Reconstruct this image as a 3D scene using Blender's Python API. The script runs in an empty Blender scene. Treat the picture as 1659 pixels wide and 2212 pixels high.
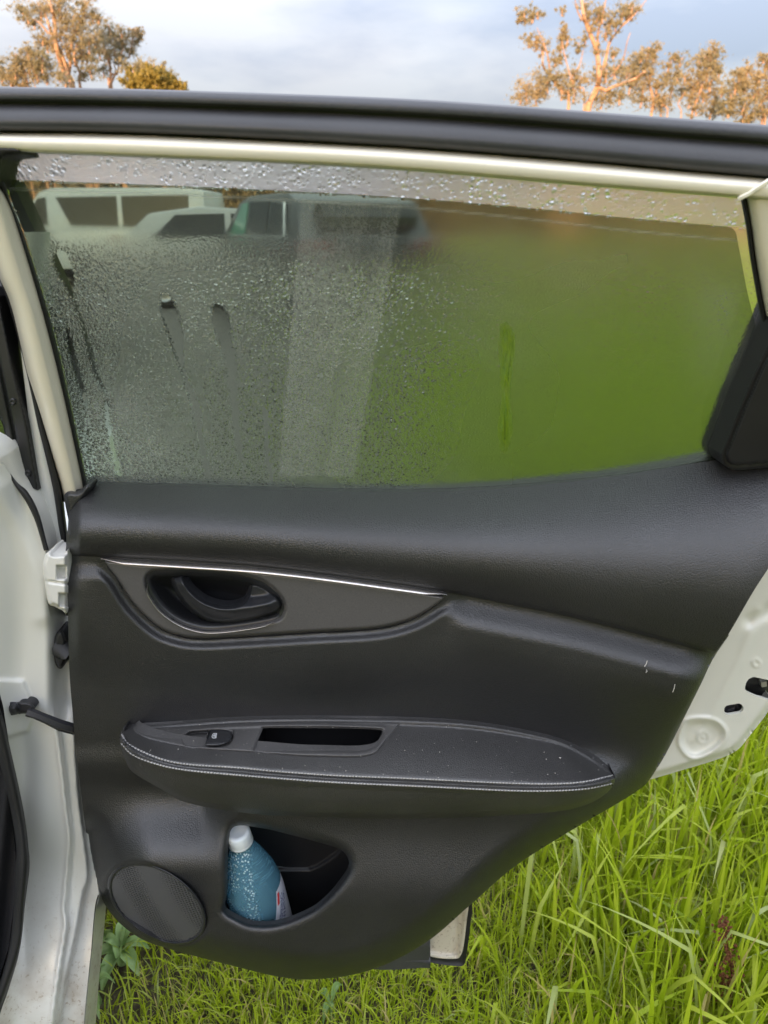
import bpy, bmesh, math, random
import numpy as np
from mathutils import Vector, Matrix, noise as mnoise

R = math.radians
random.seed(7)
rng = np.random.default_rng(11)
SC = bpy.context.scene
COL = SC.collection

# ------------------------------------------------------------------ camera
CAMZ, PITCH, FPX, CX, CY = 1.45, R(22.0), 1534.0, 829.5, 1106.0
cam_data = bpy.data.cameras.new("camera")
cam = bpy.data.objects.new("camera", cam_data)
COL.objects.link(cam)
cam.location = (0, 0, CAMZ)
cam.rotation_euler = (R(90) - PITCH, 0, 0)
cam_data.sensor_fit = 'VERTICAL'
cam_data.sensor_height = 36.0
cam_data.lens = 18.0 * FPX / CY
cam_data.clip_start = 0.02
cam_data.clip_end = 3000
cam_data.dof.use_dof = True
cam_data.dof.focus_distance = 0.92
cam_data.dof.aperture_fstop = 8.0
SC.camera = cam

# ------------------------------------------------------------------ light
SUN_EL, SUN_AZ = R(6.0), R(196.0)          # azimuth clockwise from +Y
world = bpy.data.worlds.new("World")
SC.world = world
world.use_nodes = True
wn, wl = world.node_tree.nodes, world.node_tree.links
wn.clear()
sky = wn.new("ShaderNodeTexSky")
sky.sky_type = 'NISHITA'
sky.sun_disc = False
sky.sun_elevation = SUN_EL
sky.sun_rotation = SUN_AZ
sky.air_density = 1.0
sky.dust_density = 1.5
sky.ozone_density = 2.0
tc = wn.new("ShaderNodeTexCoord")
mp = wn.new("ShaderNodeMapping"); mp.inputs["Scale"].default_value = (1.0, 1.0, 2.6)
mp.inputs["Location"].default_value = (0.35, 0.0, 0.12)
wl.new(tc.outputs["Generated"], mp.inputs["Vector"])
n1 = wn.new("ShaderNodeTexNoise"); n1.inputs["Scale"].default_value = 2.1
n1.inputs["Detail"].default_value = 6; n1.inputs["Roughness"].default_value = 0.52
wl.new(mp.outputs[0], n1.inputs["Vector"])
cr = wn.new("ShaderNodeMapRange")
cr.inputs["From Min"].default_value = 0.36; cr.inputs["From Max"].default_value = 0.62
cr.interpolation_type = 'SMOOTHSTEP'
wl.new(n1.outputs["Fac"], cr.inputs["Value"])
cm = wn.new("ShaderNodeMixRGB"); cm.blend_type = 'MIX'
cloudmix = wn.new("ShaderNodeMath"); cloudmix.operation = 'MULTIPLY_ADD'
cloudmix.inputs[1].default_value = 0.05; cloudmix.inputs[2].default_value = 0.92
wl.new(cr.outputs[0], cloudmix.inputs[0])
wl.new(cloudmix.outputs[0], cm.inputs["Fac"])
wl.new(sky.outputs[0], cm.inputs["Color1"])
cl2 = wn.new("ShaderNodeVectorMath"); cl2.operation = 'MULTIPLY_ADD'      # cloud: its own grey plus part of the glow behind it
glw = wn.new("ShaderNodeVectorMath"); glw.operation = 'SUBTRACT'; glw.inputs[1].default_value = (3.6, 3.6, 3.6)
gmx = wn.new("ShaderNodeVectorMath"); gmx.operation = 'MAXIMUM'; gmx.inputs[1].default_value = (0, 0, 0)
wl.new(sky.outputs[0], glw.inputs[0]); wl.new(glw.outputs[0], gmx.inputs[0])
wl.new(gmx.outputs[0], cl2.inputs[0]); cl2.inputs[1].default_value = (0.8, 0.8, 0.8)
n2 = wn.new("ShaderNodeTexNoise"); n2.inputs["Scale"].default_value = 3.4; n2.inputs["Detail"].default_value = 7; n2.inputs["Roughness"].default_value = 0.5
mp2 = wn.new("ShaderNodeMapping"); mp2.inputs["Scale"].default_value = (1, 1, 3.2); mp2.inputs["Location"].default_value = (0.2, 0.4, 0.5)
wl.new(tc.outputs["Generated"], mp2.inputs["Vector"]); wl.new(mp2.outputs[0], n2.inputs["Vector"])
crp = wn.new("ShaderNodeValToRGB"); wl.new(n2.outputs["Fac"], crp.inputs["Fac"])
crp.color_ramp.elements[0].position = 0.36; crp.color_ramp.elements[0].color = (0.66, 0.74, 0.94, 1)
crp.color_ramp.elements[1].position = 0.62; crp.color_ramp.elements[1].color = (1.12, 1.14, 1.22, 1)
wl.new(crp.outputs["Color"], cl2.inputs[2])
sxw = wn.new("ShaderNodeSeparateXYZ"); wl.new(tc.outputs["Generated"], sxw.inputs[0])   # overcast: cloud brightens towards the zenith
zen = wn.new("ShaderNodeMath"); zen.operation = 'MULTIPLY_ADD'; zen.use_clamp = False
zmx = wn.new("ShaderNodeMath"); zmx.operation = 'MAXIMUM'; zmx.inputs[1].default_value = 0.0
wl.new(sxw.outputs["Z"], zmx.inputs[0]); wl.new(zmx.outputs[0], zen.inputs[0])
zen.inputs[1].default_value = 6.0; zen.inputs[2].default_value = 0.30
clz = wn.new("ShaderNodeVectorMath"); clz.operation = 'SCALE'
wl.new(cl2.outputs[0], clz.inputs[0]); wl.new(zen.outputs[0], clz.inputs["Scale"])
wl.new(clz.outputs[0], cm.inputs["Color2"])
bg = wn.new("ShaderNodeBackground"); bg.inputs["Strength"].default_value = 0.12
wl.new(cm.outputs[0], bg.inputs["Color"])
wo = wn.new("ShaderNodeOutputWorld")
wl.new(bg.outputs[0], wo.inputs["Surface"])

sun_data = bpy.data.lights.new("sun", 'SUN')
sun_data.energy = 2.6
sun_data.angle = R(0.6)
sun_data.color = (1.0, 0.62, 0.36)
sun = bpy.data.objects.new("sun", sun_data)
COL.objects.link(sun)
sdir = Vector((math.sin(SUN_AZ) * math.cos(SUN_EL), math.cos(SUN_AZ) * math.cos(SUN_EL), math.sin(SUN_EL)))
sun.location = sdir * 50
sun.rotation_euler = sdir.to_track_quat('Z', 'Y').to_euler()

SC.view_settings.view_transform = 'Standard'
SC.view_settings.look = 'None'
SC.view_settings.gamma = 1.0
SC.view_settings.use_curve_mapping = False
SC.view_settings.exposure = 2.2
cy = SC.cycles
cy.max_bounces = 10; cy.transparent_max_bounces = 24; cy.transmission_bounces = 8
cy.diffuse_bounces = 3; cy.glossy_bounces = 4
cy.caustics_refractive = True; cy.caustics_reflective = False
cy.sample_clamp_indirect = 4.0

# ------------------------------------------------------------------ pixel <-> place helpers (1659 x 2212 picture grid)
CP, SP = math.cos(PITCH), math.sin(PITCH)


def rays(px, py):
    a = (np.asarray(px, float) - CX) / FPX
    b = -(np.asarray(py, float) - CY) / FPX
    return a, CP + b * SP, -SP + b * CP


D0 = 0.72                                   # distance of the inner door panel


def PD(px, py, h):
    """point on the upright plane y = D0 - h"""
    dx, dy, dz = rays(px, py)
    t = (D0 - np.asarray(h, float)) / dy
    return np.stack([dx * t, dy * t, CAMZ + dz * t], -1)


def PW(px, py, h):
    """point on the leaning window plane, h towards the inside of the car"""
    dx, dy, dz = rays(px, py)
    t = (0.745 - 0.30 * (CAMZ - 1.19) - np.asarray(h, float)) / (dy + 0.30 * dz)
    return np.stack([dx * t, dy * t, CAMZ + dz * t], -1)


def PG(px, py, z=0.0):
    dx, dy, dz = rays(px, py)
    t = (z - CAMZ) / dz
    return np.stack([dx * t, dy * t, CAMZ + dz * t], -1)


def PY(px, py, y):
    dx, dy, dz = rays(px, py)
    t = y / dy
    return np.stack([dx * t, dy * t, CAMZ + dz * t], -1)


def sstep(a, b, x):
    t = np.clip((np.asarray(x, float) - a) / (b - a), 0, 1)
    return t * t * (3 - 2 * t)


def catmull(pts, n, closed=False):
    p = np.asarray(pts, float)
    if closed:
        p = np.vstack([p[-1], p, p[0], p[1]])
    else:
        p = np.vstack([2 * p[0] - p[1], p, 2 * p[-1] - p[-2]])
    out = []
    for i in range(1, len(p) - 2):
        t = np.linspace(0, 1, 12, endpoint=False)[:, None]
        a, b, c, d = p[i - 1], p[i], p[i + 1], p[i + 2]
        out.append(0.5 * (2 * b + (c - a) * t + (2 * a - 5 * b + 4 * c - d) * t ** 2 + (3 * b - a - 3 * c + d) * t ** 3))
    o = np.vstack(out + [p[-2][None]])
    s = np.concatenate([[0], np.cumsum(np.linalg.norm(np.diff(o, axis=0), axis=1))])
    u = np.linspace(0, s[-1], n + (1 if closed else 0))
    r = np.stack([np.interp(u, s, o[:, k]) for k in range(o.shape[1])], -1)
    return r[:-1] if closed else r


def curve_fn(pts):
    r = catmull(pts, 300)
    return lambda x: np.interp(x, r[:, 0], r[:, 1])


def curve_fy(pts):
    r = catmull(pts, 300)
    return lambda y: np.interp(y, r[:, 1], r[:, 0])


def near_poly(px, py, poly, closed=True):
    """distance to a polyline and the nearest point on it"""
    poly = np.asarray(poly, float)
    a = poly if closed else poly[:-1]
    b = np.roll(poly, -1, 0) if closed else poly[1:]
    best = np.full(px.shape, 1e18); nx = px.copy(); ny = py.copy()
    for (x0, y0), (x1, y1) in zip(a, b):
        ex, ey = x1 - x0, y1 - y0
        L = ex * ex + ey * ey + 1e-12
        t = np.clip(((px - x0) * ex + (py - y0) * ey) / L, 0, 1)
        qx, qy = x0 + t * ex, y0 + t * ey
        d = (px - qx) ** 2 + (py - qy) ** 2
        m = d < best
        best = np.where(m, d, best); nx = np.where(m, qx, nx); ny = np.where(m, qy, ny)
    return np.sqrt(best), nx, ny


def inside(px, py, poly):
    poly = np.asarray(poly, float)
    r = np.zeros(px.shape, bool)
    for (x0, y0), (x1, y1) in zip(poly, np.roll(poly, -1, 0)):
        c = (y0 > py) != (y1 > py)
        with np.errstate(divide='ignore', invalid='ignore'):
            xi = (x1 - x0) * (py - y0) / (y1 - y0 + 1e-12) + x0
        r ^= c & (px < xi)
    return r


def sdist(px, py, poly):
    """signed distance, positive inside"""
    d, nx, ny = near_poly(px, py, poly)
    return np.where(inside(px, py, poly), d, -d)


# ------------------------------------------------------------------ object helpers
def tag(o, label=None, cat=None, group=None, kind=None):
    if label: o['label'] = label
    if cat: o['category'] = cat
    if group: o['group'] = group
    if kind: o['kind'] = kind
    return o


def empty(name, loc=(0, 0, 0), rz=0.0):
    o = bpy.data.objects.new(name, None)
    COL.objects.link(o)
    o.location = loc; o.rotation_euler = (0, 0, rz)
    o.empty_display_size = 0.1
    return o


def link(name, me, mat=None, parent=None, smooth=True):
    if mat is not None:
        me.materials.append(mat)
    if smooth and len(me.polygons):
        me.polygons.foreach_set("use_smooth", np.ones(len(me.polygons), bool))
    me.update()
    o = bpy.data.objects.new(name, me)
    COL.objects.link(o)
    if parent is not None:
        o.parent = parent
        # parents sit unrotated or carry their own frame; keep world placement
        o.matrix_parent_inverse = Matrix.Identity(4)
        pm = Matrix.Translation(parent.location) if parent.parent is None else None
    return o


def mesh(name, verts, faces, mat, parent=None, smooth=True, local=False):
    """verts are world coordinates unless local; children are shifted by their thing's location"""
    v = np.asarray(verts, float)
    if parent is not None and not local:
        off = world_off(parent)
        v = v - np.array(off)
    me = bpy.data.meshes.new(name)
    me.from_pydata(v.tolist(), [], faces if isinstance(faces, list) else faces.tolist())
    return link(name, me, mat, parent, smooth)


def world_off(o):
    x = Vector((0, 0, 0))
    while o is not None:
        x += Vector(o.location); o = o.parent
    return x


def big_mesh(name, verts, quads, mat, parent=None, smooth=False, attrs=None):
    v = np.asarray(verts, np.float32)
    if parent is not None:
        v = v - np.array(world_off(parent), np.float32)
    q = np.asarray(quads, np.int32)
    k = q.shape[1]
    me = bpy.data.meshes.new(name)
    me.vertices.add(len(v)); me.vertices.foreach_set("co", v.ravel())
    me.loops.add(q.size); me.loops.foreach_set("vertex_index", q.ravel())
    me.polygons.add(len(q))
    me.polygons.foreach_set("loop_start", np.arange(0, q.size, k, dtype=np.int32))
    me.polygons.foreach_set("loop_total", np.full(len(q), k, np.int32))
    me.update(calc_edges=True)
    for nme, arr in (attrs or {}).items():
        at = me.attributes.new(nme, 'FLOAT', 'POINT')
        at.data.foreach_set("value", np.asarray(arr, np.float32))
    return link(name, me, mat, parent, smooth)


def relief(name, outline, hfun, mat, parent, cell=4.0, P=PD, holes=(), skirt=None, attrs=None, back=False, hole_skirt=None):
    """a moulded sheet: the outline is filled with a fine grid, shaped by hfun, its rim turned back by `skirt`"""
    outline = np.asarray(outline, float)
    x0, y0 = outline.min(0) - cell; x1, y1 = outline.max(0) + cell
    nx, ny = int((x1 - x0) / cell) + 2, int((y1 - y0) / cell) + 2
    gx, gy = np.meshgrid(x0 + np.arange(nx) * cell, y0 + np.arange(ny) * cell)
    px, py = gx.ravel().copy(), gy.ravel().copy()
    ok = inside(px, py, outline); on = np.zeros(px.shape, bool)
    for poly, hole in [(outline, False)] + [(np.asarray(h, float), True) for h in holes]:
        d, qx, qy = near_poly(px, py, poly)
        ins = inside(px, py, poly)
        if hole:
            ok &= ~ins
        snap = (d < 0.56 * cell) & ~on
        px = np.where(snap, qx, px); py = np.where(snap, qy, py)
        on |= snap
    good = ok | on
    # rim points that landed almost on each other become one
    mp_ = np.arange(nx * ny)
    for sh in (1, nx, nx + 1, nx - 1):
        i_ = np.arange(nx * ny - sh); j_ = i_ + sh
        cl_ = on[i_] & on[j_] & (np.hypot(px[i_] - px[j_], py[i_] - py[j_]) < 0.38 * cell) & (mp_[i_] == i_) & (mp_[j_] == j_)
        mp_[j_[cl_]] = mp_[i_[cl_]]
    idx = np.arange(nx * ny).reshape(ny, nx)
    a, b, c, d = idx[:-1, :-1].ravel(), idx[:-1, 1:].ravel(), idx[1:, 1:].ravel(), idx[1:, :-1].ravel()
    quad = np.stack([a, d, c, b], -1)
    cnt = good[quad].sum(1)
    alln = on[quad].all(1)
    # a cell whose corners all lie on a rim is kept only if its centre is inside
    cxm, cym = px[quad].mean(1), py[quad].mean(1)
    cin = inside(cxm, cym, outline)
    for h in holes:
        cin &= ~inside(cxm, cym, np.asarray(h, float))
    q4 = quad[(cnt == 4) & (~alln | cin)]
    t3 = quad[cnt == 3]
    faces = [list(map(int, f)) for f in q4]
    for f in t3:
        g = [int(i) for i in f if good[i]]
        mx, my = px[g].mean(), py[g].mean()
        okc = inside(np.array([mx]), np.array([my]), outline)[0]
        for h in holes:
            okc = okc and not inside(np.array([mx]), np.array([my]), np.asarray(h, float))[0]
        if okc:
            faces.append(g)
    f2 = []
    for f in faces:
        g = []
        for i in f:
            i = int(mp_[mp_[i]])
            if i not in g: g.append(i)
        if len(g) >= 3: f2.append(g)
    faces = f2
    used = np.zeros(nx * ny, bool)
    for f in faces:
        used[f] = True
    remap = np.full(nx * ny, -1); remap[used] = np.arange(used.sum())
    faces = [[int(remap[i]) for i in f] for f in faces]
    ux, uy = px[used], py[used]
    h = np.broadcast_to(hfun(ux, uy), ux.shape).astype(float)
    v = P(ux, uy, h)
    av = {k: fn(ux, uy) for k, fn in (attrs or {}).items()}
    n0 = len(v)
    if skirt is not None:
        ec = {}
        for f in faces:
            for i in range(len(f)):
                e = (f[i], f[(i + 1) % len(f)])
                ec[e] = ec.get(e, 0) + 1
        bound = [e for e in ec if (e[1], e[0]) not in ec]
        onrim = near_poly(ux, uy, outline)[0] < 0.5 * cell
        new = {}; extra = []; src = []
        for e in bound:
            for i in e:
                if i not in new:
                    new[i] = n0 + 2 * len(new)
                    extra.append(v[i]); src.append(i)
                    bk = v[i].copy(); bk[1] += skirt if (hole_skirt is None or onrim[i]) else hole_skirt
                    extra.append(bk); src.append(i)
            faces.append([new[e[1]], new[e[0]], new[e[0]] + 1, new[e[1]] + 1])
        v = np.vstack([v, np.array(extra)])
        av = {k: np.concatenate([arr, arr[src]]) for k, arr in av.items()}
    if back and skirt is not None:
        m = len(v)
        bv = v[:n0].copy(); bv[:, 1] += skirt
        v = np.vstack([v, bv])
        faces += [[m + i for i in reversed(f)] for f in faces if max(f) < n0]
        av = {k: np.concatenate([arr, arr[:n0]]) for k, arr in av.items()}
    o = mesh(name, v, faces, mat, parent)
    for k, arr in av.items():
        at = o.data.attributes.new(k, 'FLOAT', 'POINT')
        at.data.foreach_set("value", np.asarray(arr, np.float32))
    return o


def loft(name, curves, hs, mat, parent, n=60, P=PD, closed=False):
    """a moulded band through several picture curves, each with its own depth (number or list along the curve)"""
    rows = []
    for c, h in zip(curves, hs):
        r = catmull(c, n)
        hh = np.interp(np.linspace(0, 1, n), np.linspace(0, 1, len(h)), h) if isinstance(h, (list, tuple)) else np.full(n, h)
        rows.append(P(r[:, 0], r[:, 1], hh))
    k = len(rows)
    v = np.vstack(rows)
    f = []
    for j in range(k if closed else k - 1):
        j2 = (j + 1) % k
        for i in range(n - 1):
            f.append([j * n + i, j2 * n + i, j2 * n + i + 1, j * n + i + 1])
    return mesh(name, v, f, mat, parent)


def between(c0, c1, ts):
    a, b = catmull(c0, 60), catmull(c1, 60)
    return [a + (b - a) * t for t in ts]


def band(name, c0, c1, prof, mat, parent, n=70, P=PD):
    """band between two picture curves with a depth profile [(t, h), ...]"""
    return loft(name, between(c0, c1, [t for t, _ in prof]), [h for _, h in prof], mat, parent, n, P)


def tube_data(pts, radii, seg=8, cap=True):
    pts = np.asarray(pts, float); n = len(pts)
    radii = np.broadcast_to(np.asarray(radii, float), (n,))
    tang = np.gradient(pts, axis=0)
    tang /= np.linalg.norm(tang, axis=1)[:, None] + 1e-9
    ref = np.array([0, 0, 1.0]) if abs(tang[0, 2]) < 0.9 else np.array([1.0, 0, 0])
    v = []
    u = np.cross(tang[0], ref); u /= np.linalg.norm(u)
    for i in range(n):
        u = u - tang[i] * np.dot(u, tang[i]); u /= np.linalg.norm(u) + 1e-9
        w = np.cross(tang[i], u)
        for k in range(seg):
            a = 2 * math.pi * k / seg
            v.append(pts[i] + radii[i] * (math.cos(a) * u + math.sin(a) * w))
    f = []
    for i in range(n - 1):
        for k in range(seg):
            k2 = (k + 1) % seg
            f.append([i * seg + k, i * seg + k2, (i + 1) * seg + k2, (i + 1) * seg + k])
    if cap:
        f.append([k for k in range(seg)][::-1]); f.append([(n - 1) * seg + k for k in range(seg)])
    return np.array(v), f


class MB:
    """collects simple shapes into one mesh"""
    def __init__(self): self.v = []; self.f = []; self.n = 0
    def add(self, v, f):
        self.v.append(np.asarray(v, float)); self.f += [[i + self.n for i in q] for q in f]; self.n += len(v)
        return self
    def tube(self, pts, r, seg=8): return self.add(*tube_data(pts, r, seg))
    def box(self, lo, hi):
        x0, y0, z0 = lo; x1, y1, z1 = hi
        v = [(x0, y0, z0), (x1, y0, z0), (x1, y1, z0), (x0, y1, z0), (x0, y0, z1), (x1, y0, z1), (x1, y1, z1), (x0, y1, z1)]
        return self.add(v, [[0, 3, 2, 1], [4, 5, 6, 7], [0, 1, 5, 4], [1, 2, 6, 5], [2, 3, 7, 6], [3, 0, 4, 7]])
    def prism(self, poly, a, b, axis):
        """extrude a closed polygon [(u, w)] from a to b along axis ('y': u = x, w = z)"""
        n = len(poly); v = []
        for s in (a, b):
            for u, w in poly:
                v.append((u, s, w) if axis == 'y' else ((s, u, w) if axis == 'x' else (u, w, s)))
        f = [list(range(n))[::-1], [n + i for i in range(n)]]
        for i in range(n):
            j = (i + 1) % n
            f.append([i, j, n + j, n + i])
        return self.add(v, f)
    def build(self, name, mat, parent=None, smooth=True, local=False, bevel=0.0, seg=2):
        v = np.vstack(self.v)
        o = mesh(name, v, self.f, mat, parent, smooth, local)
        bm = bmesh.new(); bm.from_mesh(o.data)
        bmesh.ops.recalc_face_normals(bm, faces=bm.faces)
        if bevel > 0:
            es = [e for e in bm.edges if len(e.link_faces) == 2 and e.calc_face_angle(0) > 0.5]
            bmesh.ops.bevel(bm, geom=es, offset=bevel, segments=seg, affect='EDGES', profile=0.6)
        bm.to_mesh(o.data); bm.free()
        if smooth:
            o.data.polygons.foreach_set("use_smooth", np.ones(len(o.data.polygons), bool))
            try:
                o.data.set_sharp_from_angle(angle=R(38))
            except Exception:
                pass
        return o


# ------------------------------------------------------------------ materials
def new_mat(name):
    m = bpy.data.materials.new(name); m.use_nodes = True
    nt = m.node_tree
    return m, nt, nt.nodes["Principled BSDF"], nt.nodes["Material Output"]


def N(nt, typ, **kw):
    n = nt.nodes.new(typ)
    for k, v in kw.items():
        if k.startswith("i_"):
            n.inputs[k[2:].replace("_", " ")].default_value = v
        else:
            setattr(n, k, v)
    return n


def ramp(nt, fac, stops):
    r = nt.nodes.new("ShaderNodeValToRGB")
    e = r.color_ramp.elements
    while len(e) < len(stops): e.new(0.5)
    for k, (p, c) in enumerate(stops):
        e[k].position = p; e[k].color = (c[0], c[1], c[2], 1)
    nt.links.new(fac, r.inputs["Fac"])
    return r.outputs["Color"]


def mrange(nt, val, a, b, c=0.0, d=1.0, smooth=True):
    m = nt.nodes.new("ShaderNodeMapRange")
    m.inputs["From Min"].default_value = a; m.inputs["From Max"].default_value = b
    m.inputs["To Min"].default_value = c; m.inputs["To Max"].default_value = d
    if smooth: m.interpolation_type = 'SMOOTHSTEP'
    nt.links.new(val, m.inputs["Value"])
    return m.outputs[0]


def math_n(nt, op, a, b=None, clamp=False):
    m = nt.nodes.new("ShaderNodeMath"); m.operation = op; m.use_clamp = clamp
    for k, x in enumerate((a, b)):
        if x is None: continue
        if isinstance(x, (int, float)): m.inputs[k].default_value = x
        else: nt.links.new(x, m.inputs[k])
    return m.outputs[0]


def plastic(name, col, rough=0.5, grain=0.0, gscale=300.0, spec=0.5, var=0.25, soft=False, dust=0.0):
    m, nt, b, out = new_mat(name)
    tcn = N(nt, "ShaderNodeTexCoord")
    no = N(nt, "ShaderNodeTexNoise", i_Scale=9.0, i_Detail=4.0)
    nt.links.new(tcn.outputs["Object"], no.inputs["Vector"])
    c0 = tuple(x * (1 - var) for x in col); c1 = tuple(x * (1 + var) for x in col)
    colr = ramp(nt, no.outputs["Fac"], [(0.3, c0), (0.7, c1)])
    if dust > 0:
        nd = N(nt, "ShaderNodeTexNoise", i_Scale=420.0, i_Detail=2.0)
        nt.links.new(tcn.outputs["Object"], nd.inputs["Vector"])
        msk = mrange(nt, nd.outputs["Fac"], 0.60, 0.74, 0, dust)
        mx = N(nt, "ShaderNodeMixRGB")
        nt.links.new(msk, mx.inputs["Fac"]); nt.links.new(colr, mx.inputs["Color1"])
        mx.inputs["Color2"].default_value = (0.22, 0.20, 0.18, 1)
        colr = mx.outputs[0]
    nt.links.new(colr, b.inputs["Base Color"])
    b.inputs["Roughness"].default_value = rough
    b.inputs["Specular IOR Level"].default_value = spec
    nt.links.new(mrange(nt, no.outputs["Fac"], 0.2, 0.8, rough - 0.05, rough + 0.06), b.inputs["Roughness"])
    if grain > 0:
        w = N(nt, "ShaderNodeTexNoise", i_Scale=gscale * 0.35, i_Detail=2.0)
        nt.links.new(tcn.outputs["Object"], w.inputs["Vector"])
        add = N(nt, "ShaderNodeVectorMath", operation='MULTIPLY_ADD')
        nt.links.new(w.outputs["Color"], add.inputs[0])
        add.inputs[1].default_value = (0.004, 0.004, 0.004)
        nt.links.new(tcn.outputs["Object"], add.inputs[2])
        vo = N(nt, "ShaderNodeTexVoronoi", feature='DISTANCE_TO_EDGE', i_Scale=gscale)
        nt.links.new(add.outputs[0], vo.inputs["Vector"])
        hgt = mrange(nt, vo.outputs["Distance"], 0.0, 0.22)
        fine = N(nt, "ShaderNodeTexNoise", i_Scale=gscale * 2.2, i_Detail=2.0)
        nt.links.new(tcn.outputs["Object"], fine.inputs["Vector"])
        hh = math_n(nt, 'MULTIPLY_ADD', fine.outputs["Fac"], 0.35)
        nt.links.new(hgt, hh.node.inputs[2])
        bu = N(nt, "ShaderNodeBump", i_Strength=grain, i_Distance=0.0012)
        nt.links.new(hh, bu.inputs["Height"])
        nt.links.new(bu.outputs[0], b.inputs["Normal"])
    return m


def paint(name, col, rough=0.25, coat=0.6, dirt=0.0, var=0.03):
    m, nt, b, out = new_mat(name)
    tcn = N(nt, "ShaderNodeTexCoord")
    no = N(nt, "ShaderNodeTexNoise", i_Scale=6.0, i_Detail=3.0)
    nt.links.new(tcn.outputs["Object"], no.inputs["Vector"])
    c0 = tuple(x * (1 - var) for x in col); c1 = tuple(min(1, x * (1 + var)) for x in col)
    colr = ramp(nt, no.outputs["Fac"], [(0.3, c0), (0.7, c1)])
    b.inputs["Coat Weight"].default_value = coat
    b.inputs["Coat Roughness"].default_value = 0.08
    if dirt > 0:
        # road dirt: thickest low down on the sill, with specks and streaks
        sp = N(nt, "ShaderNodeTexNoise", i_Scale=170.0, i_Detail=3.0, i_Roughness=0.65)
        nt.links.new(tcn.outputs["Object"], sp.inputs["Vector"])
        bl = N(nt, "ShaderNodeTexNoise", i_Scale=14.0, i_Detail=5.0, i_Roughness=0.6)
        nt.links.new(tcn.outputs["Object"], bl.inputs["Vector"])
        sx = N(nt, "ShaderNodeSeparateXYZ"); nt.links.new(tcn.outputs["Object"], sx.inputs[0])
        low = mrange(nt, sx.outputs["Z"], 0.72, 0.38)
        m1 = math_n(nt, 'MULTIPLY', mrange(nt, sp.outputs["Fac"], 0.57, 0.70), math_n(nt, 'MULTIPLY', low, 0.9))
        m2 = math_n(nt, 'MULTIPLY', mrange(nt, bl.outputs["Fac"], 0.42, 0.72), low)
        tot = math_n(nt, 'MULTIPLY', math_n(nt, 'ADD', m1, m2, True), dirt, True)
        mx = N(nt, "ShaderNodeMixRGB")
        nt.links.new(tot, mx.inputs["Fac"]); nt.links.new(colr, mx.inputs["Color1"])
        mx.inputs["Color2"].default_value = (0.36, 0.30, 0.22, 1)
        colr = mx.outputs[0]
        nt.links.new(mrange(nt, tot, 0, 0.6, rough, 0.7), b.inputs["Roughness"])
        nt.links.new(mrange(nt, tot, 0, 0.5, coat, 0.0), b.inputs["Coat Weight"])
    else:
        b.inputs["Roughness"].default_value = rough
    nt.links.new(colr, b.inputs["Base Color"])
    return m


def metal(name, col, rough=0.35, metallic=0.85):
    m, nt, b, out = new_mat(name)
    tcn = N(nt, "ShaderNodeTexCoord")
    no = N(nt, "ShaderNodeTexNoise", i_Scale=900.0, i_Detail=2.0)
    nt.links.new(tcn.outputs["Object"], no.inputs["Vector"])
    c0 = tuple(x * 0.86 for x in col); c1 = tuple(x * 1.14 for x in col)
    nt.links.new(ramp(nt, no.outputs["Fac"], [(0.3, c0), (0.7, c1)]), b.inputs["Base Color"])
    b.inputs["Metallic"].default_value = metallic
    b.inputs["Roughness"].default_value = rough
    return m


def leafy(name, cols, trans=0.45, rough=0.5, scale=3.0, attr=None, spec=0.35):
    """foliage: diffuse + translucent, colour varied by noise or by a stored per-blade value"""
    m, nt, b, out = new_mat(name)
    if attr:
        a = N(nt, "ShaderNodeAttribute", attribute_name=attr); fac = a.outputs["Fac"]
    else:
        tcn = N(nt, "ShaderNodeTexCoord")
        no = N(nt, "ShaderNodeTexNoise", i_Scale=scale, i_Detail=4.0)
        nt.links.new(tcn.outputs["Object"], no.inputs["Vector"]); fac = no.outputs["Fac"]
    k = len(cols)
    c = ramp(nt, fac, [((0.25 + 0.5 * i / (k - 1)) if not attr else i / (k - 1), cols[i]) for i in range(k)])
    nt.links.new(c, b.inputs["Base Color"])
    b.inputs["Roughness"].default_value = rough
    b.inputs["Specular IOR Level"].default_value = spec
    tr = N(nt, "ShaderNodeBsdfTranslucent"); nt.links.new(c, tr.inputs["Color"])
    mx = N(nt, "ShaderNodeMixShader"); mx.inputs[0].default_value = trans
    nt.links.new(b.outputs[0], mx.inputs[1]); nt.links.new(tr.outputs[0], mx.inputs[2])
    nt.links.new(mx.outputs[0], out.inputs["Surface"])
    return m


M_LEATHER = plastic("grained_vinyl", (0.0155, 0.0156, 0.0168), 0.44, grain=0.28, gscale=400.0, spec=0.9, var=0.12)
M_LEATHER_FINE = plastic("stitched_leatherette", (0.038, 0.037, 0.0365), 0.44, grain=0.28, gscale=420.0, spec=0.8, dust=0.10)
M_PLASTIC = plastic("grey_switch_plastic", (0.066, 0.064, 0.063), 0.46, grain=0.15, gscale=800.0, dust=0.35)
M_BLACK = plastic("black_plastic", (0.018, 0.018, 0.019), 0.42)
M_DEEP = plastic("shadow_black_plastic", (0.010, 0.010, 0.0115), 0.7, spec=0.12)  # shade inside the grab recess put into a blacker plastic colour
M_BLACKSATIN = plastic("satin_black_handle", (0.024, 0.025, 0.028), 0.34)
M_RUBBER = plastic("black_rubber", (0.014, 0.014, 0.015), 0.55, grain=0.06, gscale=120.0)
M_MOULD = plastic("dusty_rubber_moulding", (0.055, 0.056, 0.063), 0.44, var=0.2, grain=0.05, gscale=90.0)
M_CARPET = plastic("dark_carpet", (0.010, 0.010, 0.012), 0.9, grain=0.3, gscale=500.0)
M_WHITE = paint("white_body_paint", (0.70, 0.70, 0.65), 0.28, 0.5, dirt=0.85)
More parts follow.
